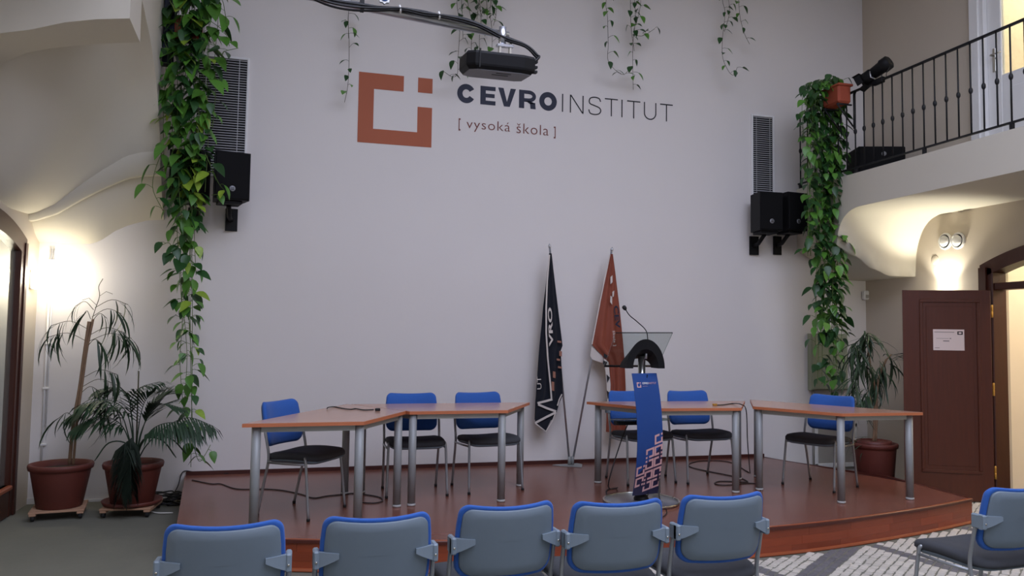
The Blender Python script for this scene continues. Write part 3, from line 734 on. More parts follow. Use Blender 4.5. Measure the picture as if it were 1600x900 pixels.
b = MB(); emblem(b, lambda s, t: ban(0.13+0.16*s, 0.885+0.042*t, 0.002)); b.build('banner_emblem', 'pink', bn)
for body, u0, w, z, h, m_, off in (('CEVRO', 0.33, 0.062, 0.912, 0.016, 'white', 0.03), ('INSTITUT', 0.60, 0.072, 0.912, 0.016, 'pink', 0.0), ('vysoká škola', 0.33, 0.05, 0.892, 0.008, 'pink', 0.0)):
    p = ban(u0, z, 0.003); me = text_mesh(body, w, h, m_, off); mesh_obj('banner_lettering', me, bn, (p[0], p[1]-0.004, p[2]), (0, 0, math.atan2(0.05, 0.244)))
for v in (0.985, 0.02):
    p = ban(0.55, v, 0.002); b = MB(); b.tube([(0.02, 0.03, p[2]), (p[0]+0.012, p[1]-0.003, p[2]), (p[0]+0.005, p[1]-0.004, p[2]-0.03)], 0.004, 6); b.build('cable_tie', 'black', lec)
# arched black support and glass desk
YN, YB = -0.14, 0.20           # near (high) and far (low) edges of the glass
lr = lambda p, y: ony(p, LY+y)-Vector((LX, LY, ST))
g = [lr((962, 520), YN), lr((1051, 520), YN), lr((1027, 573.5), YB), lr((944, 573.5), YB)]
zg = lambda y: g[0].z+(g[3].z-g[0].z)*(y-YN)/(YB-YN)
rows = []; n = 20; BASE = g[3].z+0.004
for i in range(n+1):
    a = PI*i/n; co, si = math.cos(a), math.sin(a); ring = []
    for y, k in ((-0.10, 1), (0.045, 1), (0.045, 0), (-0.10, 0)):
        hb = max(0.02, zg(y)-BASE-0.012); sh = (0.5*(g[0].x+g[1].x)-0.02)
        ring.append((-0.008+(0.168 if k else 0.112)*co, y, BASE-0.002+hb*si*(1 if k else 0.66)))
    rows.append(ring)
b = MB(); b.grid(rows, smooth=False, close=True); b.f += [(0, 1, 2, 3), (n*4+3, n*4+2, n*4+1, n*4)]; b.sm += [False]*2; b.build('arched_support', 'black', lec)
nrm = (g[1]-g[0]).cross(g[3]-g[0]).normalized()*0.008
b = MB(); b.add([p for p in g]+[p+nrm for p in g], [(0, 1, 2, 3), (7, 6, 5, 4), (0, 4, 5, 1), (1, 5, 6, 2), (2, 6, 7, 3), (3, 7, 4, 0)]); b.build('glass_top', 'glass', lec)
b = MB(); b.tube([g[0], g[1]], 0.0035, 6); b.build('glass_edge', 'black', lec)
b = MB(); b.tube([g[1], g[2]], 0.0018, 6); b.build('glass_edge', 'glass_d', lec)
b = MB(); b.tube([g[3]+Vector((0, 0, .008)), g[2]+Vector((-0.02, 0, .008))], 0.009, 8); b.build('document_stop', 'black', lec)
b = MB(); b.lathe([(0.27, 0.664), (0.272, 0.667), (0.27, 0.670)], 36, mtx=Matrix.Translation((0, 0.02, 0)) @ Matrix.Diagonal((1, 0.42, 1, 1))); b.build('glass_shelf', 'glass_d', lec)
b = MB(); b.box(-0.2, 0.1, 0.035, 0.12, 0.62, 0.658, ch=0.008); b.build('amplifier_box', 'black', lec)
mic = thing('microphone', 'black gooseneck microphone bending left over the lectern', 'microphone', (LX+0.055, LY-0.02, ST+1.26))
dlt = lambda p: ony(p, LY-0.02)-mic.location
gp = catmull([dlt((1011, 549)), dlt((1012, 530)), dlt((1009, 516)), dlt((996, 503)), dlt((984, 493)), dlt((977, 483))], 6)
b = MB(); b.tube(gp, 0.0042, 8); b.build('gooseneck', 'black', mic)
hd = (gp[-1]-gp[-3]).normalized(); b = MB(); b.tube([gp[-1]-hd*0.01, gp[-1], gp[-1]+hd*0.012, gp[-1]+hd*0.028, gp[-1]+hd*0.034], [0.006, 0.015, 0.018, 0.015, 0.004], 12); b.build('windscreen', 'rubber', mic)
b = MB(); b.tube([gp[0]+Vector((0, 0, 0.02)), gp[0]-Vector((0, 0, .03)), gp[0]-Vector((0, 0, .05))], [0.009, 0.011, 0.008], 10); b.build('plug', 'black', mic)
b = MB(); b.tube([gp[0]+Vector((-0.012, -0.012, .0)), gp[0]+Vector((-0.018, -0.016, -.06))], 0.012, 8); b.build('clamp', 'silver', mic)

# ================================================================== FLAGS
fx, fy = 2.85, 7.86
stand = thing('flag_stand', 'flat grey metal stand holding the two flag poles', 'stand', (fx, fy, ST))
b = MB(); b.prism([(-0.19, 0.06), (-0.13, -0.02), (0.06, -0.14), (0.13, 0.03), (0.10, 0.10)], 0.001, 0.008); b.build('plate', 'grey_metal', stand)
for s in (-1, 1):
    b = MB(); b.lathe([(0.018, 0.008), (0.018, 0.09), (0.014, 0.092)], 12, (0.016*s, 0.02, 0)); b.build('socket', 'grey_metal', stand)
def flag(name, label, top, foot, rows_px, cloth, yb, amp, seed):
    f = thing(name, label, 'flag', (fx, fy, ST))
    o = Vector((fx, fy, ST)); rr = random.Random(seed)
    A = ony(top, fy)-o; B = Vector(foot); 
    b = MB(); b.tube([B, A], 0.011, 10); b.build('pole', 'silver', f)
    d = (A-B).normalized(); b = MB(); b.tube([A, A+d*0.01, A+d*0.03, A+d*0.05], [0.008, 0.016, 0.014, 0.003], 10); b.build('finial', 'silver', f)
    W = 14; out = []
    for k, (y, xl, xr) in enumerate(rows_px):
        row = []
        for i in range(W+1):
            s = i/W; ph = s*PI*5+0.15*k; am = amp*min(1, 0.25+k/len(rows_px)*1.2)
            p = ony((xl+(xr-xl)*s, y + (0 if not isinstance(y, tuple) else 0)), yb)-o; p.y += am*math.sin(ph) - 0.01
            row.append(p)
        out.append(row)
    b = MB(); b.solid(out, (0, 0.004, 0)); b.build('cloth', cloth, f)
    return f, o
# navy flag
f1, o1 = flag('navy_flag', 'navy flag with white border hanging from the left pole', (859, 388), (-0.016, 0.02, 0.03),
     [(396, 857.5, 861.5), (420, 855, 864), (450, 852, 867.5), (480, 848.5, 871), (510, 846, 874.5), (540, 843, 878), (548, 842.5, 875), (570, 841, 876), (600, 839, 877.5), (617, 838, 878), (630, 837, 872), (645, 836.5, 868), (656, 836, 863)], 'navy', 7.84, 0.022, 1)
def ribbon(f, o, pts, w, y, m, name='border'):
    b = MB(); P = [ony(p, y)-o for p in pts]; V = []
    for i, p in enumerate(P):
        t = (P[min(i+1, len(P)-1)]-P[max(0, i-1)]); t.y = 0; t.normalize(); nrm = Vector((-t.z, 0, t.x)); V.append([p-nrm*w/2, p+nrm*w/2])
    b.solid(V, (0, 0.003, 0)); return b.build(name, m, f)
ribbon(f1, o1, [(858.5, 398), (855, 440), (853.5, 480), (853.5, 520), (856, 560), (860, 600), (862, 626)], 0.016, 7.80, 'cloth_w')
def cpoly(f, o, pts, y, m, name):
    b = MB(); A = [ony(p, y)-o for p in pts]; B2 = [a+Vector((0, 0.004, 0)) for a in A]; n = len(A)
    b.add(A+B2, [tuple(range(n)), tuple(range(n, 2*n))[::-1]]+[(k, (k+1) % n, n+(k+1) % n, n+k) for k in range(n)]); return b.build(name, m, f)
cpoly(f1, o1, [(839, 628), (863, 622), (869, 640), (853, 673), (836, 660)], 7.81, 'navy', 'folded_corner')
ribbon(f1, o1, [(840, 630), (852, 627), (863, 624)], 0.022, 7.795, 'cloth_w'); ribbon(f1, o1, [(841, 632), (855, 638), (869, 643)], 0.022, 7.793, 'cloth_w')
ribbon(f1, o1, [(869, 644), (853, 652), (836, 661)], 0.022, 7.79, 'cloth_w'); ribbon(f1, o1, [(836, 661), (845, 668), (853, 674), (862, 660), (868, 646)], 0.010, 7.788, 'cloth_w')
ribbon(f1, o1, [(878, 616), (874, 624), (871, 634)], 0.012, 7.80, 'cloth_w')
def flag_text(f, o, body, p, w, h, y, m, rot, off=0.02):
    q = ony(p, y)-o; me = text_mesh(body, w, h, m, off); mesh_obj('lettering', me, f, q, (0, rot, 0))
flag_text(f1, o1, 'VRO', (864.5, 541), 0.40, 0.045, 7.795, 'cloth_w', -R(93), 0.03)
flag_text(f1, o1, 'UT', (846, 608), 0.13, 0.045, 7.80, 'cloth_w', -R(93), 0.0)
for (x, y, w, h) in ((871, 532, 6, 3), (874, 548, 4, 8), (870, 560, 5, 3), (872, 572, 6, 3), (864, 580, 4, 10), (862, 596, 4, 14)):
    cpoly(f1, o1, [(x, y), (x+w, y+1), (x+w, y+h+1), (x, y+h)], 7.805, 'cloth_br', 'print_patch')
# rust flag
f2, o2 = flag('rust_flag', 'rust brown flag with white patches leaning on the right pole', (955.5, 393), (0.016, 0.02, 0.03),
     [(397, 953.5, 957), (420, 949, 960), (450, 942, 963.5), (480, 936, 967), (510, 930.5, 970), (538, 925, 972.5), (548, 934, 973), (556, 942, 973.5), (565, 947, 974), (600, 949, 975.5), (640, 949, 976), (675, 948, 976)], 'rust', 7.83, 0.026, 2)
ribbon(f2, o2, [(953, 398), (939, 465), (925, 538)], 0.012, 7.80, 'cloth_w', 'sleeve')
cpoly(f2, o2, [(925, 538), (934, 540), (944, 546), (952, 554), (950, 572), (946, 568), (938, 566), (926, 562), (922, 556)], 7.85, 'cloth_w', 'white_lining')
cpoly(f2, o2, [(944, 560), (951, 566), (954, 600), (953, 640), (949, 645), (948, 600)], 7.795, 'cloth_w', 'white_print')
for pts in ([(954, 433), (957, 430), (957, 441), (954, 444)], [(954, 462), (956.5, 464), (956.5, 476), (953.5, 472)], [(957, 456), (960, 454), (959, 463), (957, 464)]):
    cpoly(f2, o2, pts, 7.785, 'cloth_w', 'print_patch')
for pts in ([(944, 552), (950, 556), (947, 560), (943, 558)], [(943, 563), (949, 566), (946, 572), (942, 568)], [(948, 585), (953, 590), (949, 598)], [(948, 610), (953, 614), (950, 624)]):
    cpoly(f2, o2, pts, 7.785, 'logo_b', 'dark_print')
flag_text(f2, o2, 'CEV', (958.5, 478), 0.24, 0.055, 7.78, 'logo_n', R(84), 0.03)
flag_text(f2, o2, 'škola ]', (956, 517), 0.16, 0.035, 7.78, 'cloth_w', R(85), 0.0)

# ================================================================== WALL LOGO
logo = thing('wall_logo', 'terracotta emblem with large navy lettering painted on the white wall', 'sign', (0.59, WY, 3.44))
lo = Vector((0.59, WY, 3.44))
e0, e1 = ony((558.8, 222), WY), ony((674.5, 123.5), WY)
EX0, EX1, EZ0, EZ1 = 0.592, 1.345, ony((559, 221.5), WY).z, ony((561, 111.2), WY).z
EZ0 = (ony((558.6, 221.2), WY).z + ony((672.9, 231.3), WY).z)/2; EZ1 = (ony((560.9, 111.2), WY).z + ony((674.9, 124.2), WY).z)/2
def wq(b, s0, s1, t0, t1):
    x0, x1 = EX0+(EX1-EX0)*s0, EX0+(EX1-EX0)*s1; z0, z1 = EZ0+(EZ1-EZ0)*t0, EZ0+(EZ1-EZ0)*t1
    b.box(x0-lo.x, x1-lo.x, -0.003, -0.0005, z0-lo.z, z1-lo.z)
b = MB(); wq(b, 0, .205, 0, 1); wq(b, .205, .605, .775, 1); wq(b, .205, 1, 0, .205); wq(b, .8, 1, .205, .575); b.build('emblem_bracket', 'logo_o', logo)
b = MB(); wq(b, .8, 1, .785, 1); b.build('emblem_dot', 'logo_o', logo)
zb = (ony((750.5, 161.8), WY).z + ony((1045, 191.2), WY).z)/2; zt = (ony((750.5, 133.2), WY).z + ony((1045, 163.8), WY).z)/2
xa, xb_, xc, xd = ony((714.5, 145), WY).x, ony((870, 160), WY).x, ony((878, 160), WY).x, ony((1050.5, 175), WY).x

def strip2(pts, w, closed=False):
    P = [Vector((p[0], p[1])) for p in pts]; n = len(P); out = []
    for i in range(n):
        a = P[i-1] if (closed or i > 0) else P[i]; c = P[(i+1) % n] if (closed or i < n-1) else P[i]
        t = (c-a).normalized(); nn = Vector((-t.y, t.x)); out.append((P[i]-nn*w/2, P[i]+nn*w/2))
    return [[out[i][0], out[(i+1) % n][0], out[(i+1) % n][1], out[i][1]] for i in range(n if closed else n-1)]
def arc(cx, cy, rx, ry, a0, a1, n=20): return [(cx+rx*math.cos(R(a0+(a1-a0)*i/n)), cy+ry*math.sin(R(a0+(a1-a0)*i/n))) for i in range(n+1)]
def rect(x0, x1, y0, y1): return [(x0, y0), (x1, y0), (x1, y1), (x0, y1)]
def bold(ch, w):
    s = 0.295; ht = s/2
    if ch == 'C': return strip2(arc(w/2, .5, w/2-ht, .52-ht, 30, 330, 28), s*0.98)
    if ch == 'O': return strip2(arc(w/2, .5, w/2-ht, .52-ht, 0, 354, 36)[:-1]+[], s*0.98, True)
    if ch == 'E': return [rect(0, s, 0, 1), rect(s, w, 0, .225), rect(s, w*0.94, .395, .605), rect(s, w, .775, 1)]
    if ch == 'V': return [[(0, 1), (.30, 1), (w/2+.0, .26), (w/2-.16, 0)], [(w, 1), (w-.30, 1), (w/2, .26), (w/2+.16, 0)], [(w/2-.16, 0), (w/2+.16, 0), (w/2, .27)]]
    if ch == 'R': return [rect(0, s, 0, 1), rect(s, w*.58, .80, 1), rect(s, w*.58, .36, .56)] + strip2(arc(w*.56, .68, w*.42-.11, .22, 90, -90, 12), .205) + [[(w*.36, .42), (w*.66, .42), (w*.93, .30), (w*.62, .26)], [(w*.62, .34), (w*.93, .34), (w*.96, 0), (w*.66, 0)]]
def thin(ch, w):
    s = 0.068; h = s/2
    if ch == 'I': return [rect(0, s, 0, 1)]
    if ch == 'N': return [rect(0, s, 0, 1), rect(w-s, w, 0, 1), [(0, 1), (s*1.2, 1), (w, 0), (w-s*1.2, 0)]]
    if ch == 'T': return [rect(0, w, 1-s, 1), rect(w/2-h, w/2+h, 0, 1)]
    if ch == 'U': return [rect(0, s, w*.5, 1), rect(w-s, w, w*.5, 1)] + strip2(arc(w/2, w*.5, w/2-h, w*.5-h, 180, 360, 18), s)
    if ch == 'S': return strip2([(v.x, v.y) for v in catmull([(w-.05, .76, 0), (w*.82, .93, 0), (w*.5, .985, 0), (w*.18, .92, 0), (.06, .75, 0), (w*.16, .60, 0), (w*.5, .51, 0), (w*.84, .41, 0), (w-.04, .25, 0), (w*.82, .08, 0), (w*.5, .015, 0), (w*.16, .07, 0), (.035, .27, 0)], 5)], s)
def letter(polys, x, z, sc, m):
    b = MB()
    for pl in polys: b.add([(x-lo.x+p[0]*sc, -0.002, z-lo.z+p[1]*sc) for p in pl], [tuple(range(len(pl)))])
    return b.build('letter', m, logo, fix=False)
hh = zt-zb
for ch, a, c in (('C', 105, 193), ('E', 217, 290), ('V', 302, 388), ('R', 403, 487), ('O', 500, 585)):
    xs0, xs1 = (ony((680+q/3.077, 150), WY).x for q in (a, c)); letter(bold(ch, (xs1-xs0)/hh), xs0, zb, hh, 'logo_n')
for ch, a, c in (('I', 609, 615), ('N', 647, 713), ('S', 735, 799), ('T', 815, 878), ('I', 895, 901), ('T', 922, 986), ('U', 1003, 1063), ('T', 1081, 1142)):
    xs0, xs1 = (ony((680+q/3.077, 170), WY).x for q in (a, c)); letter(thin(ch, (xs1-xs0)/hh), xs0, zb, hh, 'logo_b')
s0, s1 = ony((716.2, 204), WY), ony((868, 216.5), WY); sz1 = ony((716.2, 184.8), WY).z; sh_ = sz1-s0.z; sz0 = (s0.z+s1.z)/2
for body, a, c, z0_, hk in (('[', 112, 121, 0, 1), ('vysoká', 150, 360, 0.0, 1.02), ('škola', 391, 545, 0.19, .84), (']', 570, 579, 0, 1)):
    xs0, xs1 = (ony((680+q/3.077, 200), WY).x for q in (a, c))
    mesh_obj('subtitle_word', text_mesh(body, xs1-xs0, sh_*hk, 'logo_s', -0.006 if len(body) > 1 else 0.02, 0.002, 1.1), logo, (xs0-lo.x, 0, sz0+sh_*z0_-lo.z))

# ================================================================== LOUVRED VENTS, SPEAKERS
def vent(label, x0, x1, z0, z1):
    t = thing('wall_vent', label, 'vent', ((x0+x1)/2, WY, z0), 0, 'louvred wall vents'); w = (x1-x0)/2; h = z1-z0
    b = MB(); b.box(-w, w, -0.004, -0.001, 0, h); b.build('backing', 'vent_dark', t)
    b = MB(); f = 0.022
    for q in ((-w-f, -w, -f, h+f), (w, w+f, -f, h+f), (-w, w, -f, 0), (-w, w, h, h+f)): b.box(q[0], q[1], -0.02, -0.001, q[2], q[3], ch=0.004)
    b.build('frame', 'white', t)
    n = int(h/0.0245); me = MB().box(-w, w, -0.0005, 0.0005, -0.006, 0.006, Matrix.Rotation(R(-35), 4, 'X')).mesh('slat', 'slat'); fixn(me)
    for i in range(n): inst('slat', me, t, Matrix.Translation((0, -0.012, h*(i+0.5)/n)))
    for fx_ in (-0.68, 0.68):
        b = MB(); b.box(w*fx_-0.003, w*fx_+0.003, -0.0175, -0.0165, 0, h); b.build('tie_bar', 'slat', t)
vent('wide louvred vent half hidden by the left hanging vine', -0.92, -0.48, 3.05, 4.19)
vent('narrow tall louvred vent above the right pair of speakers', 5.105, 5.365, 3.10, 4.13)
def speaker(label, x, y, z, rz, w=0.30, h=0.47, d=0.27, side=1):
    t = thing('wall_speaker', label, 'speaker', (x, y, z), R(rz), 'black wall speakers')
    b = MB(); b.prism([(-w/2, -d/2), (w/2, -d/2), (w/2*0.8, d/2), (-w/2*0.8, d/2)], 0, h); b.build('cabinet', 'black', t)
    b = MB(); b.box(-w/2+0.006, w/2-0.006, -d/2-0.012, -d/2, 0.006, h-0.006, ch=0.006); b.build('grille', 'grille', t)
    b = MB(); b.lathe([(0.026, 0), (0.026, 0.004), (0.023, 0.006)], 16, mtx=Matrix.Translation((0, -d/2-0.012, 0.10)) @ Matrix.Rotation(R(90), 4, 'X')); bd = b.build('badge', 'badge', t)
    for k in (-1, 0, 1):
        b = MB(); b.box(-0.016, 0.016, -d/2-0.0195, -d/2-0.018, 0.10+k*0.011-0.003, 0.10+k*0.011+0.003); b.build('badge_bar', 'black', bd)
    # bracket: wall plate, arm, cradle under the cabinet
    mi = Matrix.Rotation(-R(rz), 4, 'Z'); g = mi @ Vector((0, WY-y-0.004, 0))
    b = MB(); b.box(g.x-0.055+side*0.03, g.x+0.055+side*0.03, g.y-0.02, g.y, -0.235, -0.02, mi @ Matrix.Rotation(R(rz), 4, 'Z') if False else None); b.build('wall_plate', 'black', t)
    b = MB(); b.tube([(g.x+side*0.03, g.y-0.01, -0.13), (g.x*0.4, g.y*0.5, -0.12), (0, 0.02, -0.03)], 0.022, 8); b.build('bracket_arm', 'black', t)
    b = MB(); b.box(-0.10, 0.10, -0.10, 0.10, -0.03, 0.0, ch=0.005); b.build('cradle', 'black', t)
pR = ony((1196, 362), 7.74); pR2 = ony((1233, 362), 7.74)
speaker('left one of the paired black speakers below the narrow vent', pR.x, 7.74, pR.z, -4, 0.275, 0.425, 0.26, 1)
speaker('right one of the paired black speakers, next to the right vine', pR2.x+0.005, 7.74, pR2.z, 8, 0.275, 0.425, 0.26, 1)
pL = ony((358, 315), 7.70)
speaker('black speaker below the wide vent, right of the left vine', pL.x, 7.70, pL.z, 14, 0.31, 0.44, 0.26, 0)
pL2 = ony((300, 313), 7.70)
speaker('black speaker mostly hidden behind the left vine', pL2.x-0.01, 7.70, pL2.z, -16, 0.30, 0.44, 0.26, 0)

# ================================================================== RIGHT GALLERY: railing, spotlight, box
rail = thing('gallery_railing', 'black wrought iron railing along the right gallery', 'railing', (XF+0.02, WY, 3.305))
RY0 = -7.2
b = MB(); b.box(-0.018, 0.018, RY0, -0.01, 0.875, 0.893, ch=0.004); b.build('handrail', 'iron', rail)
b = MB(); b.box(-0.012, 0.012, RY0, -0.01, 0.055, 0.070); b.build('bottom_rail', 'iron', rail)
bal = MB(); bal.tube([(0, 0, 0.06), (0, 0, 0.88)], 0.0075, 8); bal.lathe([(0.0075, 0.42), (0.016, 0.435), (0.018, 0.45), (0.016, 0.465), (0.0075, 0.48)], 10)
balm = bal.mesh('baluster', 'iron'); fixn(balm)
n = 0; y = -0.05
while y > RY0:
    inst('baluster', balm, rail, Matrix.Translation((0, y, 0)))
    if n % 14 == 0 or n % 14 == 7:
        b = MB(); b.box(-0.014, 0.014, y-0.014, y+0.014, 0.0, 0.06); b.build('standoff', 'iron', rail)
    n += 1; y -= 0.135
# spotlight clamped on the handrail
sp = thing('stage_spotlight', 'black theatre spotlight clamped on the gallery handrail', 'spotlight', (XF+0.02, 6.71, 4.198)); sp.scale = (0.72, 0.72, 0.72)
D = Vector((-0.35, 0.80, -0.42)).normalized(); Cc = Vector((0, 0.02, 0.14))
b = MB(); b.tube([Cc-D*0.24, Cc-D*0.22, Cc-D*0.12, Cc-D*0.10, Cc+D*0.06], [0.07, 0.10, 0.105, 0.09, 0.08], 16); b.build('lamp_body', 'black', sp)
b = MB(); b.tube([Cc+D*0.04, Cc+D*0.06, Cc+D*0.19], [0.08, 0.092, 0.095], 16); b.build('lens_tube', 'black', sp)
q_ = D.to_track_quat('Y', 'Z').to_matrix().to_4x4()
for s in (-1, 1):
    b = MB(); b.box(-0.085, 0.085, 0.19, 0.30, 0.07*s-0.004, 0.07*s+0.004, Matrix.Translation(Cc) @ q_ @ Matrix.Rotation(R(8*s), 4, 'X')); b.build('barn_door', 'black', sp)
    b = MB(); b.box(0.07*s-0.004, 0.07*s+0.004, 0.19, 0.28, -0.07, 0.07, Matrix.Translation(Cc) @ q_ @ Matrix.Rotation(R(-8*s), 4, 'Z')); b.build('barn_door', 'black', sp)
b = MB(); b.tube([Cc+Vector((-0.095, 0, 0.0)), Cc+Vector((-0.10, -0.02, -0.09)), Cc+Vector((0, -0.02, -0.12)), Cc+Vector((0.10, -0.02, -0.09)), Cc+Vector((0.095, 0, 0.0))], 0.010, 8); b.build('yoke', 'silver', sp)
b = MB(); b.box(-0.03, 0.03, -0.14, 0.06, -0.055, 0.028, ch=0.008); b.build('rail_clamp', 'black', sp)
b = MB(); b.tube(catmull([Cc-D*0.22, Cc-D*0.26+Vector((0, 0, -.04)), Vector((0, -0.20, 0.06)), Vector((0, -0.16, -0.02)), Vector((-0.02, 0.12, -0.05)), Vector((-0.03, 0.28, -0.03)), Vector((-0.03, 0.40, -0.06)), Vector((-0.03, 0.43, -0.30)), Vector((-0.02, 0.45, -0.60))], 5), 0.005, 6); b.build('power_lead', 'cable', sp)
# subwoofer box on the gallery floor
ZT = 3.66; p0, p1 = onz((1327, 228), ZT), onz((1401, 228), ZT); fw = (p1-p0).length; rb = math.atan2(p1.y-p0.y, p1.x-p0.x)
sb = thing('gallery_speaker_box', 'large black speaker box on the gallery floor behind the railing', 'speaker', (p0.x+0.10, p0.y-0.02, 3.306), rb)
b = MB(); b.box(0, fw, 0, 0.36, 0, ZT-3.306, ch=0.01); b.build('cabinet', 'black', sb)
b = MB(); b.box(0.012, fw-0.012, -0.012, 0, 0.012, ZT-3.318); b.build('grille', 'grille', sb)
b = MB(); b.lathe([(0.026, 0), (0.026, 0.004)], 16, mtx=Matrix.Translation((fw*0.53, -0.012, ZT-3.306-0.085)) @ Matrix.Rotation(R(90), 4, 'X')); b.build('badge', 'badge', sb)

# ================================================================== PROJECTOR ON ITS BOOM
PY = 5.0
pj = thing('projector', 'black projector hanging from a silver ceiling boom', 'projector', (1.26, PY, 3.25))
po = Vector((1.26, PY, 3.25)); pj.rotation_euler = (R(8), 0, 0); pj.location.z = 3.268
w, d, h = 0.228, 0.16, 0.115
prof = [(-w, -d*0.75), (-w+0.05, -d), (w-0.08, -d), (w, -d*0.8), (w, d*0.8), (w-0.05, d), (-w+0.06, d), (-w, d*0.7)]
b = MB(); n = len(prof); tr = lambda s, z: [(x*s, y*s, z) for x, y in prof]
b.rings([tr(0.90, 0.0), tr(0.985, 0.022), tr(1, 0.035), tr(1, 0.10), tr(0.96, h)], smooth=False); bd = b.build('body', 'black', pj)
b = MB(); b.prism([(x*0.9, y*0.9) for x, y in prof], -0.003, 0.001); b.build('underside', mat('grey_underside', (112, 112, 116), 0.6), pj)
for (x, y, l) in ((0.03, -0.08, 0.05), (0.02, -0.02, 0.055)):
    b = MB(); b.box(x-l, x+l, y-0.008, y+0.008, -0.005, -0.002); b.build('vent_slot', 'rubber', pj)
b = MB(); b.lathe([(0.05, 0), (0.05, 0.02), (0.042, 0.025), (0.04, 0.012)], 20, mtx=Matrix.Translation((-0.1, d-0.002, 0.06)) @ Matrix.Rotation(R(-90), 4, 'X')); b.build('lens', 'rubber', pj)
b = MB(); b.box(-w+0.075, -w+0.083, -d-0.004, -d+0.01, 0.01, h+0.012); b.build('strap', 'rubber', pj)
for (x, z) in ((w, 0.02), (w, 0.05), (w, 0.085)):
    b = MB(); b.box(x-0.005, x+0.028, -d*0.6, -d*0.35, z, z+0.018, ch=0.003); b.build('connector', 'rubber', pj)
b = MB(); b.lathe([(0.02, h-0.002), (0.10, h), (0.10, h+0.006), (0.02, h+0.008)], 28, (0.05, 0, 0)); b.build('mount_disc', 'chrome', pj)
for s in (-1, 1):
    b = MB(); b.box(0.05+s*0.035-0.006, 0.05+s*0.035+0.006, -0.02, 0.02, h, h+0.10); b.build('mount_arm', 'chrome', pj)
b = MB(); b.box(-0.005, 0.105, -0.03, 0.03, h+0.07, h+0.085); b.build('mount_bridge', 'silver', pj)
b = MB(); b.lathe([(0.024, h+0.07), (0.024, h+0.20)], 16, (0.03, 0, 0)); b.build('mount_post', 'silver', pj)
boom = thing('projector_boom', 'long silver tube arm carrying the projector, black cables tied beneath', 'boom', po)
q = lambda p: ony(p, PY)-po
b0 = q((482, -6)); b1 = q((790, 55)); dirb = (b1-b0).normalized()
b = MB(); b.tube([b0-dirb*2.2, b1+dirb*0.02], 0.026, 16); b.build('arm_tube', 'silver', boom)
kn = q((599, 3)); kn.y -= 0.05
def star(n, r0, r1): return [((r0 if i % 2 else r1)*math.cos(2*PI*i/(2*n)), (r0 if i % 2 else r1)*math.sin(2*PI*i/(2*n))) for i in range(2*n)]
b = MB(); b.prism(star(8, 0.033, 0.041), 0, 0.02, Matrix.Translation(kn) @ Matrix.Rotation(R(90), 4, 'X')); b.build('clamp_knob', 'white', boom)
b = MB(); b.lathe([(0.024, 0), (0.024, 0.024), (0.02, 0.026)], 16, mtx=Matrix.Translation(kn) @ Matrix.Rotation(R(90), 4, 'X')); b.build('knob_cap', 'knob', boom)
b = MB(); b.box(-0.012, 0.012, -0.03, 0.03, -0.07, 0.05, Matrix.Translation(q((566, 0)))); b.build('strap', 'rubber', boom)
b = MB(); b.box(0, 0.0, 0, 0, 0, 0) if False else b.tube([b0-dirb*2.15, b0-dirb*2.15+Vector((0, 0, 2.3))], 0.028, 12); b.build('drop_tube', 'silver', boom)
cabs = thing('projector_cables', 'bundle of black cables running along the boom to the projector', 'cable', po)
for k, (dz, dy) in enumerate(((0, 0), (4, -.02), (-2, .02), (2, .01), (6, 0))):
    pts = [(440, -22+dz), (482, -6+dz), (515, 4+dz*1.6), (550, 10+dz*1.7), (590, 15+dz), (625, 17+dz*0.5), (660, 22+dz), (683, 27+dz*.5), (720, 32+dz), (750, 43+dz*.8), (785, 60+dz), (815, 77+dz*.6), (831, 90+dz), (834+dz*.3, 97), (828, 103+dz*.3), (819, 105+dz*0.8)]
    pp = [q(p) for p in pts]
    for i, v in enumerate(pp): v.y += -0.045+dy if i < 11 else -0.09+dy
    b = MB(); b.tube(catmull(pp, 4), 0.0075, 6); b.build('cable', 'cable', cabs)
for p in ((623.5, 18.5), (684, 28.5)):
    v = q(p); v.y -= 0.045; b = MB(); b.lathe([(0.026, -0.004), (0.026, 0.004)], 14, mtx=Matrix.Translation(v) @ Matrix.Rotation(R(80), 4, 'Y')); b.build('cable_tie', 'white', cabs)

# ================================================================== PLANTS
def pothos_leaf(L=1.0, W=0.62):
    ts = [(0, 0.0), (.06, .30), (.22, .5), (.42, .48), (.62, .36), (.82, .18), (1, 0)]
    V = []; F = []
    for t, w_ in ts:
        z = -0.16*t*t
        V += [(-w_*W, t*L, z+0.16*w_), (0, t*L - (0.05 if t == 0.06 else 0), z), (w_*W, t*L, z+0.16*w_)]
    for i in range(len(ts)-1):
        a = i*3; F += [(a, a+1, a+4, a+3), (a+1, a+2, a+5, a+4)]
    return V, F
def leaf_mesh(name, m, V, F):
    me = bpy.data.meshes.new(name); me.from_pydata(V, [], F); me.polygons.foreach_set('use_smooth', [True]*len(F)); me.materials.append(M[m]); me.update(); return me
LV = pothos_leaf(); LV2 = pothos_leaf(1.0, 0.5)
LM = {k: [leaf_mesh('leaf', k, *LV), leaf_mesh('leaf', k, *LV2)] for k in ('leaf_a', 'leaf_b', 'leaf_c')}
def leaf_matrix(base, az, droop, size, roll=0.0):
    out = Vector((math.cos(az), math.sin(az), 0)); yv = out*math.cos(droop)+Vector((0, 0, -math.sin(droop)))
    nz = out*math.sin(droop)+Vector((0, 0, math.cos(droop))); xv = yv.cross(nz)
    m = Matrix(((xv.x, yv.x, nz.x, 0), (xv.y, yv.y, nz.y, 0), (xv.z, yv.z, nz.z, 0), (0, 0, 0, 1)))
    return Matrix.Translation(base) @ m @ Matrix.Rotation(roll, 4, 'Y') @ Matrix.Diagonal((size, size, size, 1))
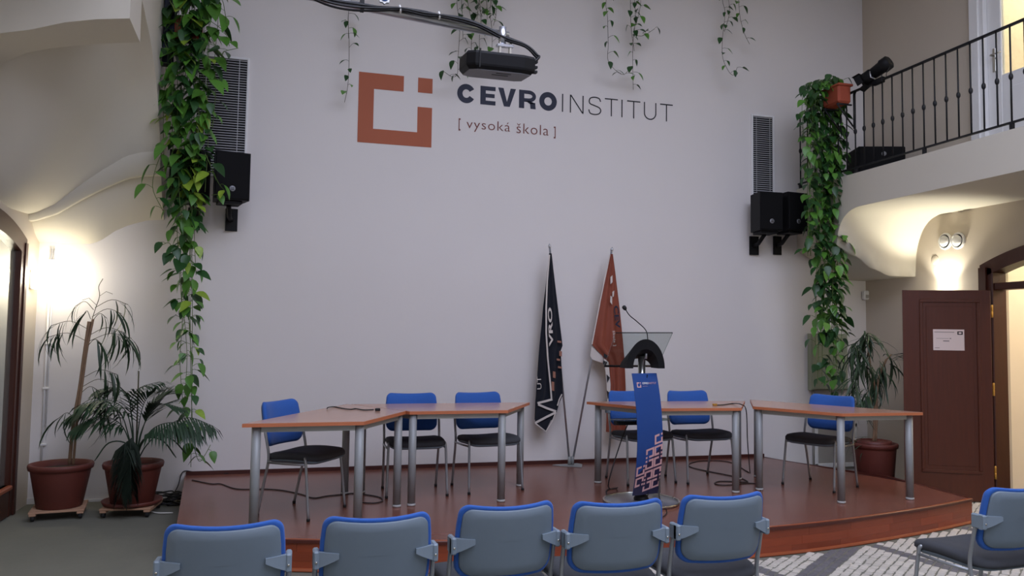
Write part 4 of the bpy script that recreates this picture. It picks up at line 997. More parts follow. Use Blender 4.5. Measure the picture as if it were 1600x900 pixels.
def vine(root, strands, sizes, gap, rng, mats, maxn, stem='stem', face=-PI/2, spread=1.5, r=0.0028, petiole=0.05):
    """strands: lists of world points; root: thing at its own location"""
    o = root.location; jobs = []
    for pts in strands:
        pp = catmull([Vector(p)-o for p in pts], 5)
        b = MB(); b.tube(pp, r, 5)
        s = 0.0; nxt = rng.uniform(0, gap); side_ = rng.choice((-1, 1)); tot = sum((pp[i+1]-pp[i]).length for i in range(len(pp)-1)); acc = 0
        for a, c in zip(pp, pp[1:]):
            L = (c-a).length
            while acc+L > nxt:
                p = a.lerp(c, (nxt-acc)/L); f = nxt/tot
                az = face + side_*rng.uniform(0.15, spread) ; side_ = -side_
                sz = lerp(sizes, f)*rng.uniform(0.7, 1.2); pl_ = petiole*rng.uniform(0.6, 1.5)
                e = p+Vector((math.cos(az)*pl_, math.sin(az)*pl_, rng.uniform(-0.2, 0.5)*pl_))
                jobs.append((p, e, az, rng.uniform(0.35, 1.25), sz, b)); nxt += gap*rng.uniform(0.6, 1.4)
            acc += L
        root['_'] = 0; del root['_']
        root_jobs.append((b, root))
    rng.shuffle(jobs); jobs.sort(key=lambda j: 0)
    jobs.sort(key=lambda j: -j[4]); extra = {}
    for k, (p, e, az, dr_, sz, b) in enumerate(jobs):
        b.tube([p, (p+e)/2+Vector((0, 0, 0.006)), e], r*0.75, 4, caps=False)
        m_ = rng.choices([x[0] for x in mats], [x[1] for x in mats])[0]
        mt = leaf_matrix(e, az+rng.uniform(-.4, .4), dr_, sz, rng.uniform(-.5, .5))
        if k < maxn: inst('leaf', rng.choice(LM[m_]), root, mt)
        else: extra.setdefault(m_, MB()).add([mt @ Vector(v) for v in LV[0]], LV[1], True)
    for m_, eb in extra.items(): eb.build('small_leaves', m_, root, fix=False)['kind'] = 'stuff'
    for b, rt in root_jobs: b.build('vine_stem', stem, rt, fix=False)
    root_jobs.clear()
root_jobs = []
def pot(parent, r0, r1, h, m, c=(0, 0, 0), rim=0.03, soil=True):
    b = MB(); b.lathe([(r0*0.97, 0), (r0, 0.005), (r1*0.93, h-0.06), (r1*0.94, h-0.05), (r1, h-0.045), (r1+0.006, h-rim*0.5), (r1, h), (r1-0.022, h), (r1-0.03, h-0.05), (r1-0.034, h-0.06)], 36, c); p = b.build('pot', m, parent)
    if soil: b = MB(); b.lathe([(r1-0.04, h-0.062), (r1-0.036, h-0.05), (r1*0.5, h-0.042), (0.01, h-0.038)], 28, c); b.build('soil', 'soil', parent)
    return p
rg = random.Random(11)
# left vine
VL = ony((292, 45), 7.62)
vl = thing('hanging_pothos', 'long pothos vine trailing down the left side in front of a wide vent', 'plant', VL, 0, 'trailing pothos plants')
b = MB(); b.box(-0.13, 0.13, -0.08, 0.08, -0.10, 0.09, ch=0.015); b.build('pot', 'terra2', vl); b = MB(); b.box(-0.115, 0.115, -0.065, 0.065, 0.085, 0.095); b.build('soil', 'soil', vl)
b = MB(); b.box(-0.12, 0.12, 0.0, 0.02, -0.13, -0.10); b.tube([(-0.05, 0.05, -0.10), (-0.18, 0.12, -0.24)], 0.008, 6); b.tube([(0.02, 0.05, -0.10), (-0.16, 0.12, -0.02)], 0.008, 6); b.build('pot_bracket', 'iron', vl)
def path_px(pts, y, jit, rng): return [ony((x+rng.uniform(-jit, jit), yy), y+rng.uniform(-.05, .05)) for x, yy in pts]
ST_ = []
def strand(x0, x1, x2, yb, y):
    n = max(4, int(yb/70)); pts = []
    for i in range(n+1):
        t = i/n; yy = -20+(yb+20)*t; x = lerp([(0, x0), (260, x1), (yb if yb > 261 else 262, x2)], max(0, yy)); pts.append((x, yy))
    return path_px(pts, y, 3, rg)
for (x0, x1, x2, yb, y) in ((262, 255, 262, 250, 7.55), (270, 266, 270, 300, 7.5), (300, 270, 268, 330, 7.5), (280, 275, 280, 420, 7.52), (290, 282, 284, 640, 7.55), (300, 288, 290, 700, 7.52), (305, 292, 300, 730, 7.5), (310, 297, 300, 660, 7.58), (318, 302, 298, 520, 7.5), (322, 308, 305, 430, 7.52), (330, 312, 310, 340, 7.48), (340, 330, 328, 200, 7.5), (298, 296, 302, 600, 7.46), (275, 285, 284, 500, 7.56), (330, 322, 318, 300, 7.45), (286, 278, 288, 380, 7.44), (312, 306, 308, 260, 7.44)):
    ST_.append(strand(x0, x1, x2, yb, y))
ST_ += [path_px([(320, -12), (345, -2), (352, 20), (356, 38)], 7.45, 1, rg), path_px([(330, 60), (345, 85), (352, 80), (372, 75)], 7.45, 1, rg), path_px([(325, 30), (350, 50), (358, 72)], 7.45, 1, rg), path_px([(268, 90), (256, 60), (247, 30)], 7.5, 1, rg), path_px([(275, 215), (252, 240), (238, 290), (255, 330)], 7.46, 1, rg), path_px([(320, 240), (340, 285), (352, 300), (330, 305)], 7.42, 1, rg), path_px([(282, 420), (270, 400), (264, 380), (250, 384)], 7.46, 1, rg), path_px([(300, 690), (310, 720), (320, 712), (328, 695)], 7.5, 1, rg)]
vine(vl, ST_, [(0, .19), (.35, .18), (.6, .15), (1, .11)], 0.10, rg, (('leaf_a', 6), ('leaf_b', 4), ('leaf_c', 1)), 290, spread=1.5)
# right vine
VR = onx((1306, 152), XF-0.13)
vr = thing('hanging_pothos', 'dense pothos vine trailing from the pot on the right gallery railing', 'plant', VR, 0, 'trailing pothos plants')
b = MB(); b.box(-0.08, 0.08, -0.15, 0.12, -0.10, 0.10, ch=0.02); b.build('pot', 'terra2', vr)
b = MB(); b.box(-0.092, 0.092, -0.165, 0.135, 0.08, 0.105, ch=0.006); b.build('pot_rim', 'terra2', vr)
for yy in (-0.12, 0.09):
    b = MB(); b.tube([(0.10, yy, -0.11), (-0.08, yy, -0.11)], 0.010, 6); b.tube([(-0.08, yy, -0.11), (0.12, yy, -0.34)], 0.009, 6); b.tube([(0.13, yy, -0.36), (0.13, yy, 0.02)], 0.009, 6); b.build('pot_bracket', 'iron', vr)
ST_ = []
def strand2(x0, x1, ya, yb, y):
    n = max(4, int((yb-ya)/60)); return path_px([(x0+(x1-x0)*min(1, i/n*1.5), ya+(yb-ya)*i/n) for i in range(n+1)], y, 4, rg)
for i in range(24):
    f = i/23; x0 = 1262+46*f; x1 = 1262+56*f; ya = rg.uniform(128, 160)
    yb = rg.choice((380, 460, 540, 600, 615, 590, 520)) if 3 < i < 21 else rg.choice((300, 400, 470))
    ST_.append(strand2(x0, x1, ya, yb, rg.uniform(7.30, 7.48)))
ST_ += [path_px([(1304, 132), (x_, y_), (x_-8, y_+25)], 7.22, 3, rg) for x_, y_ in ((1296, 122), (1285, 128), (1276, 134), (1270, 128), (1288, 136), (1300, 120), (1264, 142), (1280, 142), (1292, 142))]
ST_ += [path_px([(1295, 140), (1275, 128), (1258, 140), (1252, 175), (1256, 215)], 7.3, 2, rg), path_px([(1300, 135), (1285, 125), (1265, 135), (1258, 190)], 7.3, 2, rg), path_px([(1300, 140), (1308, 122), (1318, 128)], 7.2, 2, rg), path_px([(1290, 140), (1293, 122), (1300, 118)], 7.25, 2, rg)]
vine(vr, ST_, [(0, .135), (.5, .13), (1, .13)], 0.078, rg, (('leaf_a', 4), ('leaf_b', 6)), 290, spread=1.8)
# small vines hanging from planters fixed high on the wall
def top_vine(label, xs, y, strands, sizes, gap, mats, n):
    c = ony((xs, -95), y); t = thing('hanging_vine', label, 'plant', c, 0, 'thin vines hanging from the top of the wall')
    b = MB(); b.box(-0.2, 0.2, -0.09, 0.09, -0.08, 0.1, ch=0.015); b.build('planter', 'terra2', t); b = MB(); b.box(-0.02, 0.02, 0.09, WY-y-0.001, -0.02, 0.04); b.build('planter_bracket', 'iron', t)
    vine(t, [path_px([(xs, -95)]+s, y, 1.0, rg) for s in strands], sizes, gap, rg, mats, n, stem='stem_b', spread=1.3, petiole=0.045, r=0.0025)
DK = (('leaf_b', 4), ('leaf_a', 2))
top_vine('single thin vine hanging left of the terracotta emblem', 543, 7.86, [[(546, -10), (544, 30), (546, 60), (546, 100), (543, 135), (538, 160)], [(548, -40), (549, 0), (545, 20), (545, 60)]], [(0, .10), (1, .09)], 0.10, DK, 26)
top_vine('bushy vine hanging behind the projector', 748, 7.80, [[(716, -10), (718, 40), (716, 90), (714, 115), (706, 120), (694, 112)], [(730, -10), (738, 40), (736, 75), (744, 105)], [(750, -5), (752, 30), (750, 70), (757, 118)], [(765, -10), (766, 20), (768, 50), (768, 80)], [(772, -10), (776, 20), (770, 40)], [(742, -20), (746, 10), (744, 30)], [(758, -20), (760, 10), (762, 30)], [(724, -20), (722, 20), (724, 60)], [(770, -30), (768, 0), (774, 24)], [(754, -30), (748, 5), (754, 26)]], [(0, .11), (1, .10)], 0.085, DK, 90)
top_vine('vine pair hanging above the end of the lettering', 985, 7.82, [[(949, -10), (949, 30), (950, 70), (951, 95), (965, 112), (975, 116), (985, 105)], [(990, -10), (992, 30), (988, 70), (988, 110), (989, 140)], [(1000, -10), (998, 20), (990, 50), (1003, 56), (1022, 45)], [(985, -10), (986, 40), (990, 80)]], [(0, .10), (1, .10)], 0.085, DK, 70)
top_vine('rightmost thin vine hanging near the top of the wall', 1142, 7.82, [[(1128, -10), (1132, 20), (1128, 60), (1130, 90), (1138, 112), (1146, 117), (1152, 105)], [(1154, -10), (1156, 25), (1164, 52), (1172, 69)], [(1138, -10), (1140, 20), (1132, 50)]], [(0, .095), (1, .09)], 0.085, DK, 50)
# dark post carrying the left pot
ps = thing('navy_post', 'dark navy steel post beside the left vine pot', 'post', (-1.125, 7.55, 3.93))
b = MB(); b.box(-0.045, 0.045, -0.03, 0.03, 0.0, CEIL-3.93, ch=0.006); b.build('post_tube', 'post', ps)
b = MB(); b.box(-0.055, 0.055, -0.04, 0.04, -0.015, 0.0); b.build('end_cap', 'iron', ps)
b = MB(); b.tube([(0, 0, 0.02), (0.02, 0.1, -0.10), (0.05, 0.2, -0.22)], 0.010, 8); b.build('brace', 'iron', ps)

def blade(L, W, bend=0.5, fold=0.15, n=5):
    V = []; F = []
    for i in range(n+1):
        t = i/n; w_ = W*math.sin(PI*min(1, 0.08+t*0.92))**0.7*(1 if t < 1 else 0); a = bend*t
        y = L*t*math.cos(a*0.6); z = -L*t*math.sin(a*0.6)
        V += [(-w_, y, z+fold*w_), (0, y, z), (w_, y, z+fold*w_)]
    for i in range(n):
        a = i*3; F += [(a, a+1, a+4, a+3), (a+1, a+2, a+5, a+4)]
    return V, F
# pot dollies
def dolly(parent, w, z):
    b = MB(); 
    for i in range(6):
        y = -w+0.03+i*(2*w-0.06)/5; b2 = MB(); b2.box(-w, w, y-0.028, y+0.028, z-0.016, z, ch=0.003); b2.build('dolly_slat', 'pallet', parent)
    for s in (-1, 1):
        b2 = MB(); b2.box(s*w*0.85-0.025, s*w*0.85+0.025, -w, w, z-0.034, z-0.0165, ch=0.003); b2.build('dolly_rail', 'pallet', parent)
        for q_ in (-1, 1):
            b2 = MB(); b2.lathe([(0.02, -0.014), (0.026, -0.012), (0.026, 0.012), (0.02, 0.014)], 16, mtx=Matrix.Translation((s*w*0.85, q_*(w-0.03), 0.0275)) @ Matrix.Rotation(R(90), 4, 'Y')); b2.build('caster', 'rubber', parent)
# bamboo-like cane plant, far left
o_ = onz((99, 800), 0); p1_ = thing('cane_plant', 'tall bare cane plant with a few drooping leaf tufts in the leftmost pot', 'plant', (o_.x, 7.48, 0), R(8))
dolly(p1_, 0.20, 0.078); pot(p1_, 0.172, 0.242, 0.355, 'terracotta', (0, 0, 0.079))
canes = [[(0.06, 0, 0.42), (0.075, 0, 0.75), (0.11, 0, 1.05), (0.135, 0, 1.35), (0.16, 0, 1.62)], [(0.09, -0.02, 0.42), (0.105, -0.02, 0.8), (0.13, -0.02, 1.1), (0.155, -0.01, 1.40), (0.19, -0.01, 1.64)]]
for c_, r_ in zip(canes, (0.014, 0.010)):
    b = MB(); b.tube(catmull(c_, 6), r_, 8); b.build('cane', 'cane', p1_)
bl = [leaf_mesh('leaf', 'leaf_s', *blade(L, 0.011, 0.9, .2)) for L in (0.20, 0.26, 0.32)]
def tuft(parent, base, az, L, n, rng, meshes, droop0=0.5, droop1=1.45, spread=0.8):
    out = Vector((math.cos(az), math.sin(az), 0)); e = base+out*L+Vector((0, 0, 0.03)); m_ = base+out*L*0.5+Vector((0, 0, 0.07))
    b = MB(); b.tube(catmull([base, m_, e], 4), 0.0026, 5); b.build('twig', 'stem_b', parent)
    for k in range(n):
        f = k/max(1, n-1); pb = m_.lerp(e, min(1, 0.25+0.75*f))
        inst('leaf', rng.choice(meshes), parent, leaf_matrix(pb, az+rng.uniform(-spread, spread), rng.uniform(droop0, droop1), rng.uniform(.8, 1.15), rng.uniform(-.5, .5)))
o = Vector((0, 0, 0)); rt = random.Random(5)
for (bz, bx__, az, L, n) in ((1.64, .17, PI*0.97, .06, 4), (1.66, .18, -0.3, .24, 5), (1.45, .15, PI*0.98, .30, 9), (1.45, .16, -0.2, .34, 14), (1.40, .15, -0.9, .20, 6), (1.06, .12, -0.15, .26, 10), (1.0, .11, -0.5, .18, 5), (0.82, .10, -0.1, .22, 9), (0.78, .09, PI, .12, 4), (1.62, .18, 0.4, .12, 3), (1.72, .19, PI*0.95, .14, 4), (1.74, .2, -0.2, .26, 5), (1.55, .16, PI, .28, 6), (1.5, .16, -0.4, .30, 8), (1.14, .13, -0.3, .28, 8), (0.9, .1, -0.2, .26, 8)):
    tuft(p1_, Vector((bx__, 0, bz)), az, L, n, rt, bl)
b = MB(); b.tube(catmull([(0.16, 0, 1.55), (0.20, 0, 1.72), (0.23, 0, 1.84), (0.22, 0, 1.92), (0.25, 0, 1.99)], 4), 0.003, 5); b.tube([(0.21, 0, 1.76), (0.15, 0, 1.82), (0.10, 0, 1.80)], 0.002, 5); b.tube([(0.23, 0, 1.84), (0.28, 0, 1.88), (0.33, 0, 1.86)], 0.002, 5); b.build('bare_twig', 'stem_b', p1_)
# feathery palm beside it
o_ = onz((205, 800), 0); p2_ = thing('palm_plant', 'feathery green palm in a brown pot on a slatted dolly', 'plant', (o_.x+0.01, 7.46, 0), R(-6))
dolly(p2_, 0.20, 0.078)
b = MB(); b.lathe([(0.19, 0.079), (0.225, 0.085), (0.240, 0.115), (0.230, 0.118), (0.20, 0.091)], 32); b.build('saucer', 'terracotta', p2_)
pot(p2_, 0.168, 0.236, 0.34, 'terracotta', (0, 0, 0.092))
def frond(parent, pts, n, L, m, name='frond', droop=0.5, w=0.011, rr=None, hang=False):
    pts = [(p[0]*0.78, p[1]*0.78, 0.42+(p[2]-0.45)*0.78) for p in pts]; L *= 0.85
    pp = catmull(pts, 8); b = MB(); b.tube(pp, [0.006*(1-0.75*i/len(pp)) for i in range(len(pp))], 5)
    st = int(len(pp)*0.42)
    for k in range(n):
        f = k/(n-1); i = st+f*(len(pp)-1-st); i0 = int(min(i, len(pp)-2)); p = pp[i0].lerp(pp[i0+1], i-i0); t = (pp[i0+1]-pp[i0]).normalized()
        sd = t.cross(Vector((0, 0, 1)))
        if sd.length < .1: sd = Vector((1, 0, 0))
        sd.normalize()
        for s in (-1, 1):
            l = L*(0.55+0.45*math.sin(PI*min(1, f*0.9+0.12)))*rr.uniform(.85, 1.1)
            dv = (sd*s*(0.75 if not hang else .8) + t*0.75 + Vector((0, 0, -0.05-droop*rr.uniform(.6, 1.2)))).normalized()
            dv2 = (dv + Vector((0, 0, -droop*0.9))).normalized(); nn = dv.cross(Vector((0, 0, 1))); 
            if nn.length < .05: nn = sd
            nn.normalize(); a = p; c = p+dv*l*0.5; e = c+dv2*l*0.5; u = Vector((0, 0, 0.3*w))
            b.add([a-nn*w*.4, a+nn*w*.4, c-nn*w+u, c+nn*w+u, e], [(0, 1, 3, 2), (2, 3, 4)], True)
    return b.build(name, m, parent, fix=False)
rf = random.Random(9)
F_ = [  # tip direction and height of each frond
    ([(0, 0, .45), (-0.06, -.02, .75), (-0.16, -.05, 1.02), (-0.38, -.08, 1.10), (-0.62, -.12, .98)], 20, .30, .55), ([(0, 0, .45), (-0.02, .0, .8), (-0.05, -.02, 1.10), (0.05, -.06, 1.27), (0.25, -.08, 1.34)], 18, .26, .35),
    ([(0.02, 0, .45), (0.06, -.02, .75), (0.16, -.06, .98), (0.30, -.12, 1.10), (0.52, -.16, 1.06)], 18, .28, .10), ([(0.03, 0, .45), (0.14, -.05, .65), (0.36, -.12, .86), (0.60, -.2, .96), (0.85, -.24, .88)], 20, .30, .65),
    ([(0, 0, .45), (-0.02, -.05, .8), (-0.08, -.14, 1.05), (-0.24, -.24, 1.16), (-0.44, -.34, 1.12)], 18, .26, .55), ([(0.02, 0.02, .45), (0.05, .05, .75), (0.12, .1, 1.0), (0.24, .14, 1.16), (0.40, .16, 1.20)], 14, .24, .05),
    ([(0, 0, .45), (-0.05, -.03, .7), (-0.14, -.1, .90), (-0.32, -.2, .98), (-0.52, -.26, .88)], 20, .28, .6), ([(0.02, 0, .45), (0.1, -.1, .66), (0.26, -.22, .86), (0.50, -.32, .92), (0.74, -.36, .82)], 20, .28, .7), ([(0, 0.02, .45), (-0.04, .04, .85), (-0.10, .08, 1.12), (-0.24, .1, 1.26), (-0.42, .1, 1.24)], 18, .26, .5), ([(0.02, 0, .45), (0.05, -.08, .75), (0.10, -.18, .98), (0.16, -.24, 1.15), (0.26, -.28, 1.25)], 16, .26, .1)]
for pts, n, L, dr_ in F_: frond(p2_, pts, n+1, L*1.25, 'leaf_p', droop=dr_, rr=rf, w=0.012)
frond(p2_, [(0.01, -.02, .48), (0.0, -.06, .70), (0.02, -.22, .72), (0.06, -.33, .52), (0.09, -.37, .22)], 34, .34, 'leaf_dry', 'drooping_frond', 1.0, 0.016, rf, True)
frond(p2_, [(0.01, -.02, .48), (-0.02, -.08, .68), (-0.02, -.26, .68), (0.0, -.35, .46), (0.0, -.38, .20)], 34, .34, 'leaf_dry', 'drooping_frond', 1.0, 0.016, rf, True)
for pts in ([(0, 0, .45), (-0.06, -.06, .66), (-0.22, -.12, .68), (-0.34, -.16, .50)], [(0.02, 0, .45), (0.1, -.06, .70), (0.30, -.1, .70), (0.46, -.14, .52)], [(0.02, 0, .45), (0.12, -.04, .72), (0.38, -.1, .72), (0.56, -.14, .56)]):
    b = MB(); b.tube(catmull([(p[0]*0.8, p[1]*0.8, 0.42+(p[2]-0.45)*0.8) for p in pts], 5), [0.006]*15+[0.003], 5); b.build('bare_stalk', 'leaf_p', p2_)
b = MB(); b.tube([(0.01, 0.02, .45), (0.005, 0.02, 1.20)], 0.006, 6); b.build('support_stick', 'stem_b', p2_)
# strap-leaved plant at the right
o_ = ony((1366, 700), 6.98); p3_ = thing('dracaena_plant', 'strap-leaved potted plant between the rightmost table and the brown door', 'plant', (o_.x, 6.98, 0))
pot(p3_, 0.175, 0.225, 0.49, 'terracotta', (0, 0, 0.001), soil=False)
b = MB(); b.lathe([(0.14, 0.44), (0.165, 0.46), (0.17, 0.515), (0.15, 0.515), (0.14, 0.50), (0.02, 0.505)], 28); b.build('inner_pot', 'terracotta', p3_)
for pts in ([(0.0, 0, .49), (0.01, 0, .8), (0.02, 0, 1.05), (-0.03, 0, 1.25)], [(0.02, .01, .49), (0.03, 0, .85), (0.05, -.02, 1.15), (0.14, -.03, 1.35)], [(-0.01, 0, .49), (0.0, 0, .75), (-0.08, -.03, .98)], [(0.02, 0, .49), (0.04, 0, .8), (0.03, 0, 1.1)]):
    b = MB(); b.tube(catmull(pts, 4), 0.011, 7); b.build('cane', 'cane', p3_)
bs = [leaf_mesh('leaf', 'leaf_s', *blade(L, 0.0105, 1.2, .2)) for L in (0.25, 0.32, 0.38)]
def crown(c, n, d0, d1, az0=0, azs=PI):
    for k in range(n): inst('leaf', rt.choice(bs), p3_, leaf_matrix(Vector(c)+Vector((rt.uniform(-.03, .03), rt.uniform(-.03, .03), rt.uniform(-.08, .05))), az0+rt.uniform(-azs, azs), rt.uniform(d0, d1), rt.uniform(.75, 1.1), rt.uniform(-.4, .4)))
crown((-0.08, 0, 1.58), 44, -.5, 1.2); crown((-0.22, 0, 1.46), 30, .0, 1.3, PI, 1.6); crown((-0.24, -.02, 1.12), 26, .1, 1.3, PI, 1.3); crown((0.10, 0, 1.30), 22, .2, 1.4); crown((-0.10, 0, 1.32), 26, .1, 1.3); crown((0.20, -.03, 1.38), 16, -.9, .6, 0, 1.3); crown((0.03, 0, 1.15), 26, .6, 1.5); crown((-0.10, -.03, 1.0), 24, .0, 1.3, PI, 1.2); crown((-.12, -.08, .55), 4, -.4, .6, PI, 1.0)
b = MB(); b.tube([(-0.03, 0, 1.24), (-0.06, 0, 1.5)], 0.009, 6); b.tube([(0.13, -.03, 1.34), (0.2, -.03, 1.4)], 0.008, 6); b.build('branch', 'cane', p3_)

# ================================================================== SMALL WALL THINGS
d0 = onx((1478, 377), XR); d1 = onx((1498, 376), XR)
for d_, lab in ((d0, 'left one of two round white vents above the brown door leaf'), (d1, 'right one of two round white vents above the brown door leaf')):
    t = thing('round_vent', lab, 'vent', (XR, d_.y, d_.z), 0, 'round white wall vents'); mt = Matrix.Rotation(R(-90), 4, 'Y')
    b = MB(); b.lathe([(0.088, 0.001), (0.088, 0.012), (0.080, 0.022), (0.070, 0.022), (0.066, 0.010)], 28, mtx=mt); b.build('ring', 'white', t)
    b = MB(); b.lathe([(0.066, 0.0105), (0.05, 0.0115)], 28, mtx=mt); b.build('gap', 'vent_dark', t)
    b = MB(); b.lathe([(0.052, 0.012), (0.058, 0.030), (0.050, 0.038), (0.02, 0.040)], 28, mtx=mt); b.build('disc', 'white', t)
p = ony((1353.5, 461), WY); t = thing('motion_sensor', 'small white sensor box in the right wall corner', 'sensor', (p.x-0.04, WY-0.04, p.z-0.06))
b = MB(); b.box(-0.035, 0.035, -0.025, 0.035, 0, 0.11, ch=0.012); b.build('housing', 'white', t); b = MB(); b.box(-0.022, 0.022, -0.029, -0.025, 0.02, 0.06, ch=0.003); b.build('window', 'panel', t)
p = onx((1461, 406), XR); t = thing('round_box_cover', 'small round junction cover left of the round vents', 'cover', (XR, p.y, p.z))
b = MB(); b.lathe([(0.05, 0.0005), (0.05, 0.002), (0.047, 0.003)], 24, mtx=Matrix.Rotation(R(-90), 4, 'Y')); b.build('cover_plate', 'wall_warm', t)
a_, c_ = ony((1261, 521), WY), ony((1319, 609), WY); t = thing('wall_cabinet', 'grey-green metal wall cabinet behind the right vine', 'cabinet', ((a_.x+c_.x)/2, WY, c_.z)); w_ = (c_.x-a_.x)/2; h_ = a_.z-c_.z
b = MB(); b.box(-w_, w_, -0.07, -0.001, 0, h_, ch=0.005); b.build('body', 'cab', t)
b = MB(); b.box(-w_+0.012, w_-0.012, -0.082, -0.07, 0.012, h_-0.012, ch=0.004); dd = b.build('door', 'cab', t)
b = MB(); b.lathe([(0.012, 0), (0.012, 0.01), (0.006, 0.012)], 12, mtx=Matrix.Translation((w_-0.05, -0.082, h_/2)) @ Matrix.Rotation(R(90), 4, 'X')); b.build('lock', 'chrome', dd)
t = thing('conduit_pipe', 'thin grey conduit dropping from the grey-green wall cabinet', 'pipe', (a_.x+0.06, WY-0.02, 0)); b = MB(); b.tube([(0, 0, 0.001), (0, 0, c_.z)], 0.012, 8); b.build('pipe', 'panel', t)
a_, c_ = ony((1270, 662), WY), ony((1336, 728), WY); t = thing('floor_panel', 'white framed access panel low on the wall behind the rightmost table', 'panel', ((a_.x+c_.x)/2, WY, c_.z)); w_ = (c_.x-a_.x)/2; h_ = a_.z-c_.z
b = MB(); b.box(-w_, w_, -0.03, -0.001, 0, h_); b.build('plate', 'panel', t)
for q_ in ((-w_, -w_+.04, 0, h_), (w_-.04, w_, 0, h_), (-w_, w_, 0, .05), (-w_, w_, h_-.04, h_)):
    b = MB(); b.box(q_[0], q_[1], -0.045, -0.03, q_[2], q_[3], ch=0.004); b.build('frame_bar', 'white', t)
t = thing('corner_conduit', 'thin white cable conduit running down the left corner', 'pipe', (XL+0.10, WY-0.012, 0.06))
b = MB(); b.tube([(0.0, 0, 0), (0.0, 0, 2.22)], 0.009, 8); b.tube([(0.022, 0, 0.6), (0.022, 0, 2.22)], 0.006, 6); b.build('conduit', 'white', t)
for z in (0.45, 0.95, 1.35, 2.1):
    b = MB(); b.box(-0.016, 0.034, -0.014, 0.011, z, z+0.02, ch=0.003); b.build('clip', 'white', t)

# ================================================================== CABLES ON STAGE AND TABLES
def cable(label, pts, r=0.0045, m='cable', name='floor_cable', extra=None):
    base = Vector(pts[0]); t = thing(name, label, 'cable', base); b = MB(); b.tube(catmull([Vector(p)-base for p in pts], 6), r, 6); b.build('lead', m, t); return t
zc = ST+0.005; fl = lambda L, z=zc: [onz(p, z) for p in L]
cable('black cable snaking across the stage floor under the leftmost table', fl([(300, 750), (330, 756), (345, 756), (370, 764), (410, 764), (440, 766), (470, 772), (490, 778), (510, 775), (540, 772), (556, 771), (590, 776), (598, 782), (585, 786), (560, 785)]))
cable('black cable loops on the floor below the chair right of the lectern', fl([(1170, 738), (1140, 722), (1100, 720), (1078, 724), (1080, 730), (1110, 737), (1150, 745), (1168, 752), (1160, 753), (1125, 752), (1117, 756), (1135, 758), (1170, 755), (1185, 757), (1192, 761), (1188, 766)]))
zt_ = ST+0.746
t = cable('black cable lying over the gap between the tables right of the lectern', [onz((1117, 633), zt_), onz((1130, 632.5), zt_), onz((1145, 630.5), zt_), onz((1158, 632), zt_+0.02), ony((1166, 642), 6.42), ony((1168, 690), 6.5), ony((1172, 740), 6.5)])
b = MB(); b.box(-0.02, 0.02, -0.012, 0.012, -0.005, 0.014, ch=0.004); b.build('plug', 'brass', t)
t = cable('short black microphone lead lying on the leftmost table', [onz((511, 638.5), zt_), onz((513, 636.5), zt_+0.01), onz((522, 635.5), zt_), onz((535, 638), zt_), onz((548, 639.5), zt_), onz((556, 638.5), zt_), onz((568, 640.5), zt_), onz((584, 640), zt_)])
b = MB(); b.box(-0.02, 0.02, -0.015, 0.015, -0.005, 0.016, ch=0.004); pl = b.build('plug', 'rubber', t); pl.location = onz((590, 641), zt_)-t.location
cable('black lead dropping from the lectern shelf to the stage', [Vector((LX-0.06, LY+0.12, ST+0.64)), Vector((LX-0.12, LY+0.16, ST+0.45)), Vector((LX-0.24, LY+0.12, ST+0.12)), onz((965, 762), zc+0.01), onz((948, 766), zc), onz((950, 778), zc), onz((958, 792), zc)], 0.006)
cable('thin black lead hanging right of the lectern column', [Vector((LX+0.10, LY, ST+0.6)), Vector((LX+0.13, LY-0.05, ST+0.3)), onz((1030, 776), zc+0.08), onz((1036, 786), zc), onz((1042, 800), zc), onz((1036, 808), zc)], 0.004)
# tangle and socket strip on the floor left of the stage
o_ = onz((258, 790), 0); t = thing('cable_tangle', 'tangle of black cables on the floor beside the left stage corner', 'cable', (o_.x, o_.y, 0)); rc = random.Random(4)
for k in range(5):
    pts = []; ph = rc.uniform(0, 6); 
    for i in range(14):
        a = ph+i*0.9; r_ = 0.10+0.06*math.sin(i*1.7+k); pts.append((0.01+r_*0.95*math.cos(a), 0.06+r_*0.8*math.sin(a)+0.01*k, 0.008+0.02*k+0.012*math.sin(i*2.1)))
    b = MB(); b.tube(catmull(pts, 4), 0.006, 6); b.build('loop', 'cable', t)
b = MB(); b.tube(catmull([(0.02, 0.12, 0.03), (0.07, 0.22, 0.12), (0.10, 0.30, 0.24), (0.19, 0.33, 0.235), (0.28, 0.33, 0.218), (0.5, 0.31, 0.214)], 5), 0.005, 6); b.build('lead', 'cable', t)
o_ = onz((246, 784), 0); t = thing('power_strip', 'white power strip with a white lead on the floor by the palm', 'power strip', (o_.x-0.02, 7.88, 0))
b = MB(); b.box(-0.06, 0.16, -0.025, 0.025, 0.001, 0.04, ch=0.006); b.build('housing', 'white', t)
b = MB(); b.tube(catmull([(-0.05, -0.03, 0.02), (-0.02, -0.2, 0.01), (0.02, -0.40, 0.007), (0.10, -0.50, 0.007), (0.22, -0.52, 0.007)], 6), 0.006, 6); b.build('lead', 'wcable', t)

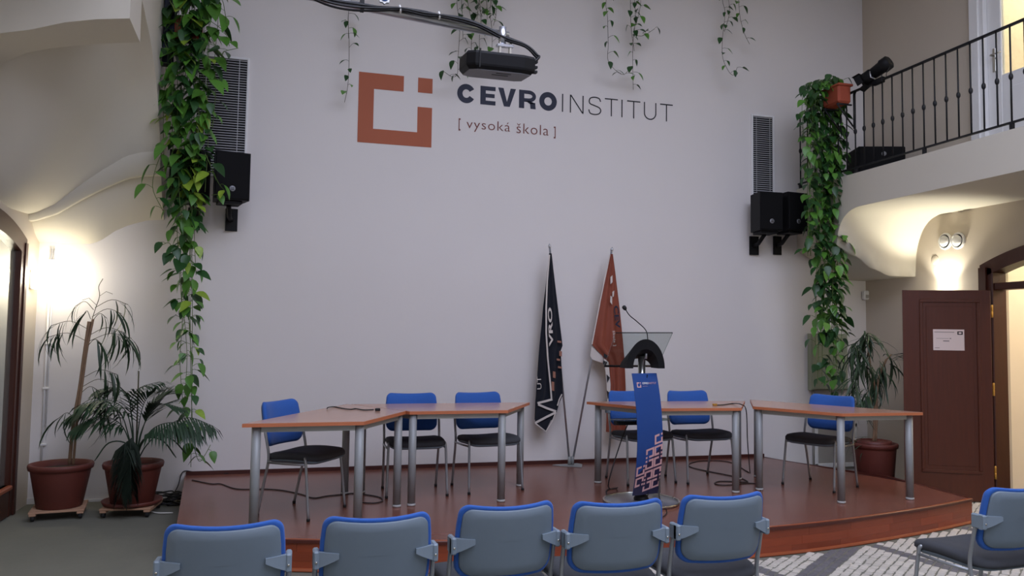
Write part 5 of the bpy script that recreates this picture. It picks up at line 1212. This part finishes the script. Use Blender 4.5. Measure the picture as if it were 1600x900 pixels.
# ================================================================== LAMPS
warm = (1.0, 0.94, 0.80)
g_ = onx((1481, 450), XR); t = thing('wall_uplight', 'wall uplight glowing just above the open brown door leaf', 'lamp', (XR, g_.y, g_.z-0.20), 0, 'wall uplights')
b = MB(); b.rings([[(-0.02+x*0.3, y*0.3, 0) for x, y in [(-.0, -.12), (-.10, -.08), (-.12, 0), (-.10, .08), (0, .12)]], [(-0.001+x, y, 0.12) for x, y in [(0, -.12), (-.10, -.08), (-.12, 0), (-.10, .08), (0, .12)]]]); b.build('shade', 'white', t)
b = MB(); b.lathe([(0.028, 0.122), (0.034, 0.126), (0.024, 0.14)], 14, (-0.06, 0, 0)); b.build('bulb', 'lamp', t)
lt = light('uplight_beam', 'SPOT', (-0.075, 0, 0.15), 48, warm, spot_size=R(104), spot_blend=0.5, shadow_soft_size=0.03); lt.parent = t; lt.rotation_euler = (R(180), R(-4), 0)
lt = light('uplight_glow', 'POINT', (-0.09, 0, 0.24), 5, warm, shadow_soft_size=0.05); lt.parent = t
t = thing('wall_sconce', 'glowing wall sconce in the left corner beside the glazed door', 'lamp', (XL, 7.86, 1.90))
b = MB(); b.box(0.001, 0.02, -0.06, 0.06, 0, 0.16, ch=0.005); b.build('back_plate', 'white', t)
b = MB(); b.rings([[(0.02+x*s, y*s, z) for x, y in [(0, -.10), (.06, -.085), (.10, -.04), (.11, 0), (.10, .04), (.06, .085), (0, .10)]] for s, z in ((.55, .0), (.9, .05), (1, .10), (1, .16))]); b.build('shade', 'lamp', t)
lt = light('sconce_light', 'POINT', (0.19, -0.03, 0.12), 10, (1, 0.92, 0.76), shadow_soft_size=0.08); lt.parent = t
t = thing('room_ceiling_lamp', 'ceiling lamp of the lit room beyond the arched doorway', 'lamp', (XR+1.2, 5.5, 2.93))
b = MB(); b.lathe([(0.16, 0.069), (0.18, 0.03), (0.14, 0.0), (0.03, -0.01)], 24); b.build('shade', 'lamp', t)
lt = light('room_light', 'POINT', (0, 0, -0.15), 70, (1, 0.87, 0.68), shadow_soft_size=0.15); lt.parent = t
t = thing('upper_room_lamp', 'ceiling lamp of the lit room behind the gallery door', 'lamp', (XR+1.2, 5.6, CEIL-0.08))
b = MB(); b.lathe([(0.16, 0.079), (0.18, 0.03), (0.14, 0.0), (0.03, -0.01)], 24); b.build('shade', 'lamp', t)
lt = light('upper_room_light', 'POINT', (0, 0, -0.2), 62, (1, 0.9, 0.74), shadow_soft_size=0.15); lt.parent = t
